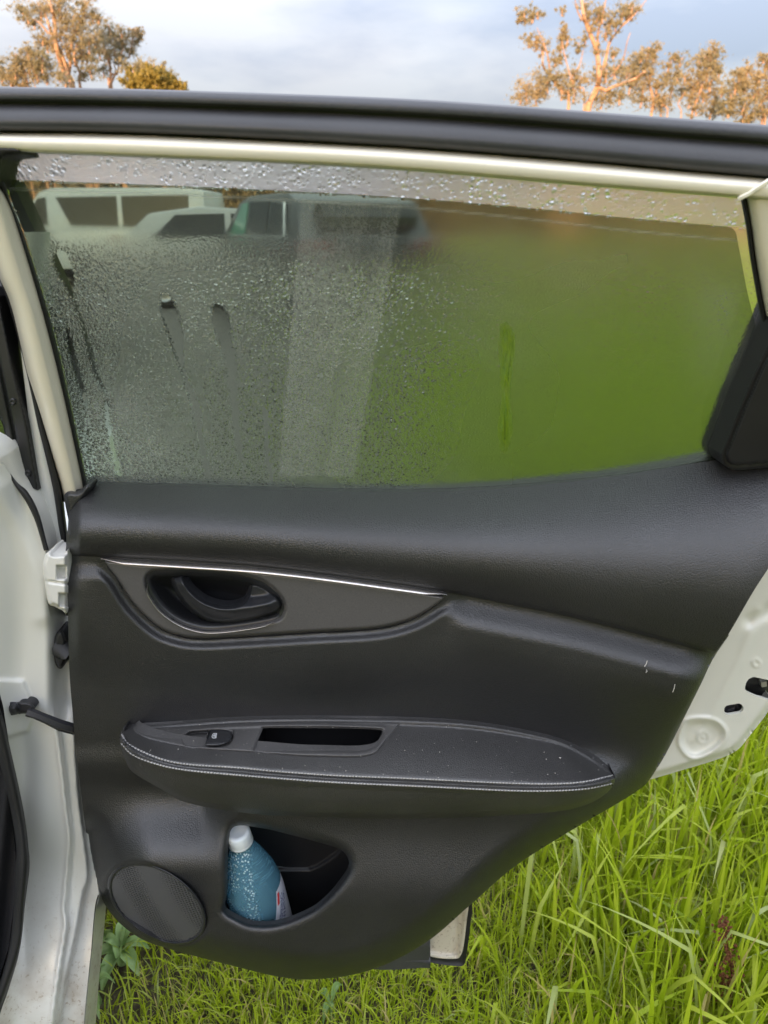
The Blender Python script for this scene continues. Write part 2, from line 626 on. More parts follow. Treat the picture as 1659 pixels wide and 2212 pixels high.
M_WARMLIT = paint("warm_lit_white_paint", (0.84, 0.79, 0.65), 0.3, 0.5)  # white frame paint with the warm sky light mixed into its colour
M_SHELL = paint("white_door_paint", (0.68, 0.68, 0.61), 0.35, 0.3)
M_SILVER = metal("satin_grey_bezel", (0.135, 0.130, 0.130), 0.34, 0.30)
M_THREAD = plastic("grey_thread", (0.33, 0.32, 0.31), 0.8)
M_THREAD_DARK = plastic("dark_thread", (0.03, 0.03, 0.03), 0.7)
M_PRINT = plastic("white_print", (0.75, 0.76, 0.76), 0.6, var=0.05)
M_DIRTYWHITE = paint("muddy_white_paint", (0.62, 0.57, 0.46), 0.5, 0.1, dirt=1.0, var=0.12)
M_STEEL = metal("dark_hinge_steel", (0.05, 0.05, 0.055), 0.5, 0.6)

# ------------------------------------------------------------------ picture curves of the door
BELT = [(150, 1062), (187, 1046), (300, 1048), (420, 1051), (560, 1057), (700, 1061), (830, 1063), (950, 1062), (1080, 1055), (1200, 1044), (1330, 1029), (1450, 1009), (1560, 986), (1660, 960), (1800, 930)]
CREASE = [(140, 1201), (217, 1203), (400, 1212), (553, 1224), (700, 1243), (833, 1261), (970, 1281), (1106, 1307), (1256, 1338), (1406, 1377), (1541, 1413), (1700, 1460)]
belt, crease = curve_fn(BELT), curve_fn(CREASE)


def hu(x, y):
    """upper trim: ledge rolling over into an upright face"""
    L = np.clip(crease(x) - belt(x), 120, 460)
    t = (y - belt(x)) / L
    amp = 0.064 + 0.030 * (L - 150) / 250
    up = np.sin(np.clip(t / 0.72, -0.1, 1) * math.pi / 2)
    h = -0.022 + amp * up - 0.011 * np.clip((t - 0.72) / 0.28, 0, 1.3) ** 2
    h = h - 0.02 * (1 - sstep(146, 175, x)) * 0.6
    return h - 0.006 * (1 - sstep(0, 8, crease(x) - y))


def hcrease(x):
    return hu(x, crease(x))


BEZEL = [(217, 1206), (300, 1211), (400, 1217), (553, 1227), (703, 1244), (833, 1262), (955, 1279), (968, 1284), (967, 1294), (957, 1306), (914, 1334), (866, 1353), (800, 1365), (670, 1372), (540, 1380), (433, 1385), (377, 1377), (333, 1357), (283, 1310), (250, 1260)]
BEZEL_C = catmull(BEZEL, 200, True)
CUP = catmull([(316, 1256), (323, 1240), (350, 1232), (433, 1232), (500, 1238), (553, 1251), (579, 1264), (602, 1286), (613, 1306), (611, 1324), (597, 1338), (540, 1350), (467, 1359), (425, 1356), (385, 1342), (350, 1316), (325, 1283)], 160, True)

PANEL = catmull([(143, 1190), (146, 1300), (150, 1450), (157, 1540), (166, 1640), (180, 1753), (193, 1845), (215, 1930), (250, 1985), (303, 2027), (367, 2050), (432, 2068), (553, 2099), (610, 2111), (665, 2116), (754, 2107), (836, 2082), (930, 2029), (1018, 1953), (1117, 1868), (1262, 1777), (1330, 1738), (1380, 1706), (1404, 1683), (1439, 1627), (1473, 1560), (1513, 1480), (1541, 1422), (1575, 1372)], 420)
PANEL_POLY = np.vstack([PANEL, [(1500, 1300), (1200, 1230), (800, 1180), (400, 1150), (143, 1150)]])
LOWEDGE = PANEL[np.argmax(PANEL[:, 1] > 1800):]      # bottom and right rim
POCKET = catmull([(505, 1786), (560, 1788), (611, 1799), (683, 1818), (729, 1832), (748, 1847), (754, 1868), (747, 1889), (718, 1928), (683, 1961), (647, 1980), (611, 1993), (575, 1999), (539, 1996), (512, 1985), (490, 1972), (484, 1960), (489, 1935), (490, 1880), (492, 1830)], 180, True)
SPK_C = (339.0, 1952.0); SPK_S = (101.0 ** 2, 3700.0, 85.0 ** 2)


def spk_r(x, y):
    a, b, c = SPK_S
    det = a * c - b * b
    dx, dy = x - SPK_C[0], y - SPK_C[1]
    return np.sqrt((c * dx * dx - 2 * b * dx * dy + a * dy * dy) / det)


aa = np.linspace(0, 2 * math.pi, 90, endpoint=False)
ea, eb = np.linalg.eigh(np.array([[SPK_S[0], SPK_S[1]], [SPK_S[1], SPK_S[2]]]))


def spk_ring(k):
    q = (eb @ (np.sqrt(ea)[:, None] * np.stack([np.cos(aa), np.sin(aa)]))) * k
    return np.stack([SPK_C[0] + q[0], SPK_C[1] + q[1]], -1)


GRAB = catmull([(572, 1573), (640, 1572.5), (760, 1574), (818, 1577), (826, 1580), (824, 1590), (815, 1606), (802, 1616), (779, 1621), (700, 1621.5), (600, 1622), (553, 1622), (551, 1617), (560, 1592), (567, 1577)], 140, True)
ARM_TOP = [(258, 1590), (264, 1578), (279, 1570), (385, 1562), (512, 1553), (639, 1550), (760, 1551), (872, 1553), (1000, 1560), (1106, 1575), (1206, 1598), (1273, 1630), (1313, 1660), (1329, 1676)]
ARM_BOT = [(258, 1592), (261, 1612), (271, 1643), (288, 1669), (343, 1702), (398, 1732), (491, 1751), (597, 1762), (724, 1766), (918, 1768), (1096, 1761), (1204, 1753), (1262, 1740), (1303, 1719), (1325, 1696), (1329, 1678)]
ST1 = [(263, 1586), (280, 1609), (343, 1638), (406, 1651), (512, 1658), (597, 1666), (724, 1675), (851, 1680), (918, 1683), (1106, 1692), (1206, 1693), (1266, 1688), (1326, 1674)]
ST2 = [(262, 1606), (288, 1631), (343, 1652), (406, 1664), (512, 1674), (597, 1681), (724, 1690), (918, 1699), (1106, 1708), (1206, 1708), (1273, 1703), (1324, 1692)]
atop, abot, st1, st2 = curve_fn(ARM_TOP), curve_fn(ARM_BOT), curve_fn(ST1), curve_fn(ST2)


def hl(x, y):
    """lower trim"""
    d = y - crease(x)
    top = hcrease(x) - 0.007
    lip = 0.022 * sstep(2, 75, d)                          # shelf under the crease
    wall = top + lip
    wall = wall + (0.028 - wall) * sstep(90, 290, d)        # falls back into a hollow above the armrest
    # lip round the handle bezel
    sd = -sdist(x, y, BEZEL_C)
    bz = 0.025 + 0.012 * sstep(300, 960, x) - 0.00003 * (y - 1290)
    near = 1 - sstep(12, 150, sd)
    ring = bz - 0.003 + 0.011 * sstep(-1, 20, sd) * sstep(10, 55, d)
    wall = wall + (ring - wall) * near * (1 - sstep(955, 1015, x))
    # lower bulge below the armrest
    low = 0.074 + 0.024 * sstep(1770, 1960, y)
    m = sstep(1600, 1762, y)
    right = sstep(1290, 1420, x)
    wl_ = wall + (low - wall) * m * (1 - 0.75 * right)
    # speaker shoulder on the hinge side
    spk = 0.026 + 0.060 * sstep(1700, 1890, y) * sstep(165, 330, x)
    lm = (1 - sstep(430, 530, x)) * sstep(1600, 1700, y)
    wl_ = wl_ + (spk - wl_) * lm
    # rounded rim along the bottom and the free edge
    e, _, _ = near_poly(x, y, LOWEDGE, False)
    rr = np.clip(e / 62.0, 0, 1)
    roll = 1 - np.sqrt(np.clip(1 - (1 - rr) ** 2, 0, 1))
    wl_ = wl_ - (0.045 * sstep(1500, 1800, y) + 0.020) * roll
    # rolled lip of the pocket
    ps = -sdist(x, y, POCKET)
    pr = np.clip(ps / 22.0, 0, 1)
    wl_ = wl_ - 0.012 * (1 - np.sqrt(np.clip(1 - (1 - pr) ** 2, 0, 1)))
    # speaker seat
    r = spk_r(x, y)
    wl_ = wl_ - 0.006 * (1 - sstep(1.0, 1.10, r))
    return wl_


# ------------------------------------------------------------------ the car
CAR_AX = R(13.5)
car = empty("white_car", (-0.39, 0.75, 0.0), CAR_AX)
tag(car, "white car with black interior and its rear door standing open over grass", "car")
car.rotation_euler = (0, 0, 0)              # parts carry world shapes; the body heading is built in
CX_, SX_ = math.cos(CAR_AX), math.sin(CAR_AX)


def CARP(s, o, z):
    """s metres ahead of the B pillar along the car, o outwards to the right"""
    return (-0.39 - SX_ * s + CX_ * o, 0.75 + CX_ * s + SX_ * o, z)


# rear door: the painted shell is the part, everything on it its sub-parts
SHELL = np.vstack([[(1330, 1135), (1500, 1110), (1700, 1065)], catmull([(1790, 1035), (1825, 1080), (1826, 1150), (1780, 1300), (1720, 1440), (1662, 1533), (1638, 1566), (1618, 1591), (1593, 1620), (1551, 1640), (1469, 1665), (1405, 1684)], 90), [(1380, 1684), (1330, 1640)]])
LATCH = np.array([(1609, 1486), (1612, 1474), (1618, 1466), (1628, 1462), (1645, 1466), (1664, 1470), (1680, 1474), (1680, 1516), (1660, 1512), (1648, 1508), (1636, 1505), (1618, 1497), (1611, 1492)], float)
_a = np.linspace(0, 2 * math.pi, 40, endpoint=False)
SLOT = np.stack([1585 + np.clip(np.cos(_a) * 1.0, -1, 1) * 10.5 + np.sign(np.cos(_a)) * 10.5, 1532 + np.sin(_a) * 10.5], -1)
_r = R(-10)
SLOT = np.stack([1585 + (SLOT[:, 0] - 1585) * math.cos(_r) - (SLOT[:, 1] - 1532) * math.sin(_r), 1532 + (SLOT[:, 0] - 1585) * math.sin(_r) + (SLOT[:, 1] - 1532) * math.cos(_r)], -1)
STAMP = catmull([(1474, 1601), (1482, 1570), (1492, 1561), (1520, 1559), (1545, 1565), (1560, 1583), (1552, 1602), (1528, 1620), (1505, 1630), (1487, 1624)], 60, True)


TRIMED = np.array([(1200, 1000), (1790, 940), (1700, 1155), (1659, 1229), (1626, 1280), (1573, 1371), (1543, 1412), (1541, 1422), (1513, 1480), (1473, 1560), (1439, 1627), (1404, 1683), (1200, 1683)], float)


def hshell(x, y):
    h = -0.012 + 0 * x
    s = sdist(x, y, STAMP)
    h = h - 0.006 * sstep(-6, 6, s) + 0.003 * np.exp(-((s + 8) / 4.0) ** 2)
    c = np.hypot(x - 1519, y - 1593)
    h = h + 0.0022 * np.exp(-((c - 12) / 3.0) ** 2) + 0.002 * (1 - sstep(3, 7, c))
    c2 = np.hypot(x - 1634, y - 1432)
    h = h + 0.0016 * np.exp(-((c2 - 7.5) / 2.2) ** 2)
    # pressed step running down beside the trim
    line, _, _ = near_poly(x, y, [(1640, 1320), (1600, 1420), (1540, 1540), (1500, 1600)], False)
    side = (x - 1640) * (1600 - 1500) + 0
    h = h + 0.0022 * np.exp(-(line / 10.0) ** 2)
    ln2, _, _ = near_poly(x, y, [(1622, 1342), (1660, 1320), (1720, 1300)], False)
    h = h - 0.006 * np.exp(-(ln2 / 14.0) ** 2)
    e = sdist(x, y, SHELL)
    h = h - 0.010 * (1 - sstep(0, 16, e)) * sstep(1480, 1560, y)
    # recessed where the trim sits on it
    return h - 0.03 * sstep(4, 30, sdist(x, y, TRIMED))


door = relief("rear_door", SHELL, hshell, M_SHELL, car, 4.0, PD, holes=(LATCH, SLOT), skirt=0.09, hole_skirt=0.004)
door['label'] = "open rear door with black trim and fogged window"

# trim panels
UP_POLY = np.vstack([catmull(BELT, 160), [(1760, 1060), (1690, 1175), (1659, 1229)], catmull([(1659, 1229), (1626, 1280), (1573, 1371), (1543, 1412)], 30), catmull(CREASE, 200)[::-1][[k for k in range(200) if catmull(CREASE, 200)[::-1][k, 0] < 1541]], [(143, 1180), (147, 1130), (150, 1090)]])
relief("upper_trim", UP_POLY, hu, M_LEATHER, door, 3.4, skirt=0.03)
relief("lower_trim", PANEL_POLY, hl, M_LEATHER, door, 4.0, holes=(POCKET, GRAB, BEZEL_C + (BEZEL_C.mean(0) - BEZEL_C) * 0.03, spk_ring(0.99)), skirt=0.05, hole_skirt=0.006)


def hpocket(x, y):
    ps = sdist(x, y, POCKET)
    back = -0.020 + 0 * x
    seam = curve_fn([(480, 1868), (586, 1875), (661, 1878), (697, 1864), (733, 1837), (770, 1800)])(x)
    back = back + 0.006 * sstep(seam - 1.5, seam + 1.5, y)
    return back + 0.05 * (1 - sstep(-14, 6, ps)) * 0


POCKET_BIG = POCKET + (POCKET - POCKET.mean(0)) * 0.14
relief("door_pocket", POCKET_BIG, hpocket, M_BLACK, door, 4.0)
lipw = [PD(p[0], p[1], hl(np.array([p[0]]), np.array([p[1]]))[0] - 0.004) for p in POCKET]
lipb = [PD(p[0], p[1], -0.026) for p in POCKET]
# inner walls of the pocket
vv = np.vstack([np.array(lipw), np.array(lipb)]); n_ = len(POCKET)
mesh("pocket_wall", vv, [[i, (i + 1) % n_, n_ + (i + 1) % n_, n_ + i] for i in range(n_)], M_BLACK, door)

# handle bezel, cup and lever
def hbez(x, y):
    s = sdist(x, y, BEZEL_C)
    base = 0.025 + 0 * x + 0.012 * sstep(300, 960, x) - 0.00003 * (y - 1290)
    h = base - 0.013 * (1 - np.clip(s / 12.0, 0, 1))
    c = -sdist(x, y, CUP)
    h = h - 0.006 * (1 - sstep(0, 8, c)) ** 1.3
    return h


relief("handle_bezel", BEZEL_C, hbez, M_SILVER, door, 2.6, holes=(CUP,), skirt=0.02, hole_skirt=0.003)


M_SILVEREDGE = metal("bright_satin_edge", (0.74, 0.70, 0.68), 0.30, 0.9)


def edge_strip(name, pts, w, lift, up, n=120):
    """rounded bright strip running along the bezel face; `up` is its width direction in the picture"""
    c = catmull(pts, n); rows = []
    tn = np.gradient(c, axis=0); tn /= np.linalg.norm(tn, axis=1)[:, None]
    nm = np.stack([-tn[:, 1], tn[:, 0]], -1) * up
    fade = np.clip(np.minimum(np.arange(n), np.arange(n)[::-1]) / 8.0, 0.15, 1)
    hb = hbez(c[:, 0], c[:, 1] + 16 * 0)
    for t, dh in ((0.0, -0.004), (0.05, 0.0006), (0.35, 0.0028), (0.7, 0.0052), (0.92, 0.0058), (1.0, 0.003)):
        q_ = c + nm * (w * t * fade)[:, None]
        base = 0.025 + 0.012 * sstep(300, 960, q_[:, 0]) - 0.00003 * (q_[:, 1] - 1290)
        rows.append(PD(q_[:, 0], q_[:, 1], base + lift + dh))
    v_ = np.vstack(rows); f_ = []
    for j in range(len(rows) - 1):
        for i in range(n - 1):
            f_.append([j * n + i, j * n + i + 1, (j + 1) * n + i + 1, (j + 1) * n + i])
    return mesh(name, v_, f_, M_SILVEREDGE, door)


edge_strip("bezel_edge", [(217, 1206), (300, 1211.5), (400, 1217.5), (553, 1228), (703, 1245), (833, 1263), (930, 1276.5), (966, 1284)], 11.0, -0.001, 1.0)
edge_strip("cup_edge", [(318, 1262), (323, 1284), (347, 1318), (384, 1345), (424, 1360), (467, 1363.5), (540, 1355), (592, 1344)], 5.0, -0.001, 1.0)


def hcup(x, y):
    s = sdist(x, y, CUP)
    return 0.022 - 0.030 * sstep(0, 46, s) - 0.004 * sstep(14, 17, s)


relief("handle_cup", CUP + (CUP - CUP.mean(0)) * 0.03, hcup, M_BLACKSATIN, door, 3.0)
LEVER = catmull([(367, 1243), (372, 1240), (396, 1240), (399, 1243), (403, 1258), (418, 1278), (440, 1295), (466, 1305), (490, 1308), (512, 1304), (524, 1297), (532, 1285), (536, 1270), (538, 1258), (556, 1257), (580, 1268), (600, 1285), (609, 1300), (611, 1312), (603, 1323), (580, 1332), (535, 1344), (480, 1349), (440, 1340), (408, 1318), (384, 1289), (371, 1262)], 200, True)
LEV_IN = catmull([(399, 1240), (403, 1258), (418, 1278), (440, 1295), (466, 1305), (490, 1308), (512, 1304), (540, 1300), (575, 1298), (606, 1292)], 60)


def hlev(x, y):
    s = sdist(x, y, LEVER)
    d, _, _ = near_poly(x, y, [(395, 1238), (402, 1262), (418, 1284), (442, 1303), (470, 1314), (505, 1318), (545, 1313), (580, 1303), (604, 1290)], False)
    ridge = np.exp(-(d / 13.0) ** 2)
    h = 0.012 + 0.016 * sstep(0, 10, s) + 0.012 * ridge - 0.014 * (1 - sstep(1238, 1262, y))
    flat = sstep(520, 545, x) * (1 - sstep(1285, 1312, y))
    return h - 0.010 * flat


relief("handle_lever", LEVER, hlev, M_BLACKSATIN, door, 2.2, skirt=0.012)

# armrest
PLATE = catmull([(288, 1578), (293, 1574), (385, 1569), (512, 1561), (639, 1558), (760, 1558), (863, 1560), (868, 1562), (864, 1567), (842, 1593), (825, 1614), (815, 1626), (800, 1633), (766, 1637), (700, 1636), (639, 1634), (555, 1627), (453, 1621), (385, 1613), (322, 1598), (294, 1585)], 200, True)
SWR = catmull([(398, 1592), (405, 1584), (420, 1580), (470, 1578), (495, 1580), (502, 1587), (501, 1598), (492, 1607), (475, 1612), (440, 1613), (405, 1611), (396, 1603)], 90, True)


_hx, _hy = np.arange(240, 1352, 4.0), np.arange(1528, 1784, 4.0)
_HG = hl(*[q_.ravel() for q_ in np.meshgrid(_hx, _hy)]).reshape(len(_hy), len(_hx))


def hl_fast(x, y):
    fx = np.clip((np.asarray(x, float) - 240) / 4, 0, len(_hx) - 1.001); fy = np.clip((np.asarray(y, float) - 1528) / 4, 0, len(_hy) - 1.001)
    i, j = fx.astype(int), fy.astype(int); u, v = fx - i, fy - j
    return (_HG[j, i] * (1 - u) + _HG[j, i + 1] * u) * (1 - v) + (_HG[j + 1, i] * (1 - u) + _HG[j + 1, i + 1] * u) * v


def harm(x, y):
    a, b, e = atop(x), abot(x), 0.5 * (st1(x) + st2(x))
    ends = np.clip(np.minimum((x - 258) / 70.0, (1330 - x) / 130.0), 0, 1)
    ends = np.sqrt(np.clip(1 - (1 - ends) ** 2, 0, 1))
    t = np.clip((y - a) / np.maximum(e - a, 1), 0, 1)
    u = np.clip((y - e) / np.maximum(b - e, 1), 0, 1)
    he = 0.078 + 0.046 * ends
    htop = 0.030
    up = htop + (he - htop) * (0.82 * t + 0.18 * np.sin(t * math.pi / 2))
    # rounded nose then the upright front face tucking back
    dn = he - 0.006 * (1 - np.cos(np.clip(u / 0.25, 0, 1) * math.pi / 2)) - 0.026 * u ** 2.2
    h = np.where(y < e, up, dn)
    k = np.exp(-((y - e) / 7.0) ** 2)
    h = h - 0.004 * k
    # seam groove between the two rows of thread
    h = h - 0.0015 * np.exp(-((y - st1(x) - 4) / 2.2) ** 2) - 0.0015 * np.exp(-((y - st2(x) + 4) / 2.2) ** 2)
    h = h - 0.010 * (1 - sstep(0, 12, b - y))
    rim = np.clip(np.minimum(y - a, b - y) / 10.0, 0, 1)
    return np.maximum(h, hl_fast(x, y) + 0.004 + 0.008 * np.sqrt(np.clip(1 - (1 - rim) ** 2, 0, 1)))


def hplate_raw(x, y):
    return harm(x, y) + 0.0035


ARM_POLY = np.vstack([catmull(ARM_TOP, 180), catmull(ARM_BOT, 180)[::-1]])
relief("armrest", ARM_POLY, harm, M_LEATHER_FINE, door, 3.0, holes=(PLATE - (PLATE - PLATE.mean(0)) * 0.02,), skirt=0.06, hole_skirt=0.003)


def hplate(x, y):
    s = sdist(x, y, PLATE)
    h = hplate_raw(x, y) - 0.005 * (1 - sstep(0, 5, s))
    g = -sdist(x, y, GRAB)
    h = h - 0.003 * (1 - sstep(0, 5, g))
    w = sdist(x, y, SWR)
    h = h - 0.011 * sstep(-2, 3, w)
    # long raised lip behind switch and cup
    ln, _, _ = near_poly(x, y, [(412, 1577), (470, 1571), (572, 1567), (700, 1566), (826, 1571)], False)
    h = h + 0.0025 * np.exp(-(ln / 3.5) ** 2)
    return h


relief("switch_plate", PLATE, hplate, M_PLASTIC, door, 2.2, holes=(GRAB,), skirt=0.02, hole_skirt=0.003)


def hgrab(x, y):
    # far wall stands upright under the back lip, the floor runs to the front lip
    z = harm(x, y)
    t = np.clip((y - 1572) / 50.0, 0, 1)
    return np.minimum(z, 0.020 + 0.008 * t + 0.03 * (1 - sstep(552, 576, x)))


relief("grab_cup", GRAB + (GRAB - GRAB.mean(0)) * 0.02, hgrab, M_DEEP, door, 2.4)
BUT = catmull([(447, 1592), (452, 1583), (460, 1579.5), (490, 1580), (500, 1585), (501, 1593), (495, 1602), (480, 1609), (462, 1611), (444, 1610.5), (443, 1608)], 80, True)


def hbut(x, y):
    s = sdist(x, y, BUT)
    return hplate_raw(x, y) + 0.001 + 0.004 * np.sqrt(np.clip(1 - (1 - np.clip(s / 9.0, 0, 1)) ** 2, 0, 1)) - 0.003 * (1 - sstep(1580, 1600, y)) + 0.002 * sstep(1596, 1604, y)


relief("window_switch", BUT, hbut, M_BLACKSATIN, door, 1.6, skirt=0.01)
# printed window symbol on the switch
ib = MB()


def istroke(pts, w=0.9):
    pts = np.array(pts, float)
    for p, q in zip(pts[:-1], pts[1:]):
        d = q - p; n_ = np.array([-d[1], d[0]]) / (np.linalg.norm(d) + 1e-9) * w * 0.5
        cs = np.array([p + n_, q + n_, q - n_, p - n_])
        hh = hbut(cs[:, 0], cs[:, 1]) + 0.0005
        ib.add(PD(cs[:, 0], cs[:, 1], hh), [[0, 3, 2, 1]])


istroke([(458.5, 1589), (461, 1584.6), (468, 1584.2), (466.5, 1594), (460, 1594.3), (458, 1592), (458.5, 1589)], 1.1)
istroke([(463, 1586), (462.2, 1592.3)], 0.9)
istroke([(460.3, 1590.3), (462, 1588.2), (464.6, 1590.4)], 0.9)
istroke([(465.5, 1586), (464.6, 1592.6)], 1.0)
ib.build("switch_symbol", M_PRINT, door, smooth=False)

# stitching: two pale rows and the dark plaited seam between them
sb, sd_ = MB(), MB()
for rowc, mb_, pit, off, rad in ((ST1, sb, 6.9, 0.0, 0.00085), (ST2, sb, 6.9, 0.0, 0.00085), (None, sd_, 4.6, -2.4, 0.0009), (None, sd_, 4.6, 2.6, 0.0009)):
    c = catmull(rowc if rowc is not None else [(a_, 0.5 * (float(st1(a_)) + float(st2(a_)))) for a_ in np.linspace(266, 1322, 30)], 700)
    L = np.linalg.norm(np.diff(c, axis=0), axis=1).sum()
    k = int(L / pit); c = catmull(c[::6], k * 2)
    for i in range(0, k * 2 - 1, 2):
        p, q = c[i], c[i + 1]
        q = p + (q - p) * 1.45
        pts = []
        for t, lift in ((0, -0.0004), (0.3, 0.0007), (0.7, 0.0007), (1, -0.0004)):
            w = p + (q - p) * t
            yy = w[1] + off - 0.7 * (t - 0.5)
            pts.append(PD(w[0], yy, harm(np.array([w[0]]), np.array([yy]))[0] + lift))
        mb_.tube(pts, rad, 5)
o_ = sb.build("stitching", M_THREAD, door); o_['kind'] = "stuff"
o_ = sd_.build("seam_braid", M_THREAD_DARK, door); o_['kind'] = "stuff"

# speaker grille
ms, nts, bs, outs = new_mat("speaker_mesh")
t_ = N(nts, "ShaderNodeTexCoord")
mpp = N(nts, "ShaderNodeMapping"); mpp.inputs["Scale"].default_value = (1, 0.15, 1.12)
mpp.inputs["Rotation"].default_value = (0, R(8), 0)
nts.links.new(t_.outputs["Object"], mpp.inputs["Vector"])
vo_ = N(nts, "ShaderNodeTexVoronoi", i_Scale=225.0, i_Randomness=0.05)
nts.links.new(mpp.outputs[0], vo_.inputs["Vector"])
hole = mrange(nts, vo_.outputs["Distance"], 0.26, 0.40)
nts.links.new(ramp(nts, hole, [(0.0, (0.003, 0.003, 0.0035)), (1.0, (0.085, 0.086, 0.09))]), bs.inputs["Base Color"])
bs.inputs["Roughness"].default_value = 0.42
bu_ = N(nts, "ShaderNodeBump", i_Strength=0.9, i_Distance=0.0016)
nts.links.new(hole, bu_.inputs["Height"]); nts.links.new(bu_.outputs[0], bs.inputs["Normal"])
# speaker plane: fitted to the panel around it
rp = spk_ring(1.08); rh = hl(rp[:, 0], rp[:, 1])
A_ = np.stack([rp[:, 0], rp[:, 1], np.ones(len(rp))], -1)
SPL = np.linalg.lstsq(A_, rh, rcond=None)[0]


def hspk(x, y):
    return SPL[0] * x + SPL[1] * y + SPL[2] + 0.004 * (1 - spk_r(x, y) ** 2) + 0.001


relief("speaker_grille", spk_ring(0.985), hspk, ms, door, 4.0)
rimv, rimf = [], []
prof = [(0.965, 0.0005), (0.985, 0.0035), (1.01, 0.0045), (1.035, 0.003), (1.06, -0.006)]
for k, dh in prof:
    q = spk_ring(k)
    rimv.append(PD(q[:, 0], q[:, 1], SPL[0] * q[:, 0] + SPL[1] * q[:, 1] + SPL[2] + dh))
na = len(aa)
for j in range(len(prof) - 1):
    for i in range(na):
        rimf.append([j * na + i, j * na + (i + 1) % na, (j + 1) * na + (i + 1) % na, (j + 1) * na + i])
mesh("speaker_rim", np.vstack(rimv), rimf, M_BLACKSATIN, door)

# outer foot of the door below the trim: muddy corner, rubber strip
FOOT = catmull([(880, 1990), (1000, 1930), (1012, 1950), (1008, 1990), (1002, 2040), (996, 2062), (984, 2071), (930, 2066), (880, 2040)], 90, True)


def hfoot(x, y):
    s = sdist(x, y, FOOT)
    return -0.085 + 0.006 * (1 - sstep(4, 12, s)) - 0.004 * np.exp(-((x - 985) / 4.0) ** 2)


relief("door_foot", FOOT, hfoot, M_DIRTYWHITE, door, 4.0, skirt=0.03)
FOOT2 = catmull([(870, 1985), (1005, 1920), (1020, 1950), (1016, 2000), (1008, 2060), (1003, 2084), (985, 2087), (930, 2079), (880, 2060)], 90, True)
relief("door_foot_seal", FOOT2, lambda x, y: -0.095 + 0.004 * (1 - sstep(0, 8, sdist(x, y, FOOT2))), M_RUBBER, door, 5.0, skirt=0.02)
band("sill_flap", [(800, 2080), (840, 2070), (900, 2052), (928, 2044)], [(810, 2072), (850, 2050), (905, 2022), (929, 2014)], [(-1.4, -0.066), (0.0, -0.06), (1.0, -0.05), (1.2, -0.07)], M_MOULD, door, 20)
FLAP = np.array([(835, 2086), (860, 2070), (905, 2035), (929, 2020), (930, 2092), (900, 2090), (850, 2083)], float)
relief("rubber_flap", FLAP, lambda x, y: -0.066 + 0.003 * np.sin((y - x * 0.1) / 5.0), M_MOULD, door, 4.0, skirt=0.01)

# latch and lock works seen through the holes in the shell
relief("latch", LATCH + (LATCH - LATCH.mean(0)) * 0.08, lambda x, y: -0.030 - 0.012 * sstep(1478, 1500, y) + 0.006 * sstep(1640, 1652, x) * (1 - sstep(1485, 1490, y)), M_BLACKSATIN, door, 3.0)
LT = np.array([(1644, 1474), (1656, 1472), (1657, 1483), (1645, 1485)], float)
relief("latch_bolt", LT, lambda x, y: -0.020 + 0 * x, metal("bright_steel", (0.75, 0.74, 0.72), 0.3, 0.9), door, 2.0, skirt=0.006)
relief("child_lock", SLOT + (SLOT - SLOT.mean(0)) * 0.12, lambda x, y: -0.026 + 0.007 * np.exp(-(np.hypot(x - 1594, y - 1530) / 4.5) ** 2) + 0.004 * np.exp(-((y - 1534 + 3 * np.sin(x / 6.0)) / 2.0) ** 2) * (1 - sstep(1585, 1588, x)), M_STEEL, door, 2.0)


def text_mesh(txt, size):
    cu = bpy.data.curves.new("txt", 'FONT'); cu.body = txt; cu.size = size
    cu.align_x = 'CENTER'; cu.align_y = 'CENTER'; cu.resolution_u = 3
    ob = bpy.data.objects.new("txt", cu); COL.objects.link(ob)
    bpy.context.view_layer.update()
    me = bpy.data.meshes.new_from_object(ob.evaluated_get(bpy.context.evaluated_depsgraph_get()))
    v = np.array([x.co[:] for x in me.vertices]); f = [list(p.vertices) for p in me.polygons]
    bpy.data.objects.remove(ob); bpy.data.curves.remove(cu); bpy.data.meshes.remove(me)
    return v, f


tv, tf = text_mesh("LOCK", 11.0)
an = R(-9)
tx = 1599 + tv[:, 0] * math.cos(an) + tv[:, 1] * math.sin(an); ty = 1553 + tv[:, 0] * math.sin(an) - tv[:, 1] * math.cos(an)
mesh("lock_lettering", PD(tx, ty, -0.0115), tf, paint("embossed_paint", (0.70, 0.71, 0.65), 0.4, 0.2), door, smooth=False)

SKIN = np.vstack([[(172, 1150), (700, 1160), (1330, 1150), (1720, 1090)], catmull([(1760, 1060), (1785, 1150), (1735, 1300), (1680, 1430), (1620, 1535), (1580, 1588), (1530, 1612), (1455, 1638), (1390, 1660)], 50), catmull([(1390, 1660), (1320, 1728), (1250, 1770), (1105, 1860), (1000, 1945), (900, 2000), (780, 2020), (560, 2000), (420, 1985), (300, 1950), (225, 1860), (200, 1700), (180, 1400)], 80)])
relief("outer_skin", SKIN, lambda x, y: -0.105 + 0 * x, M_SHELL, door, 7.0, PD, skirt=0.018, back=True)

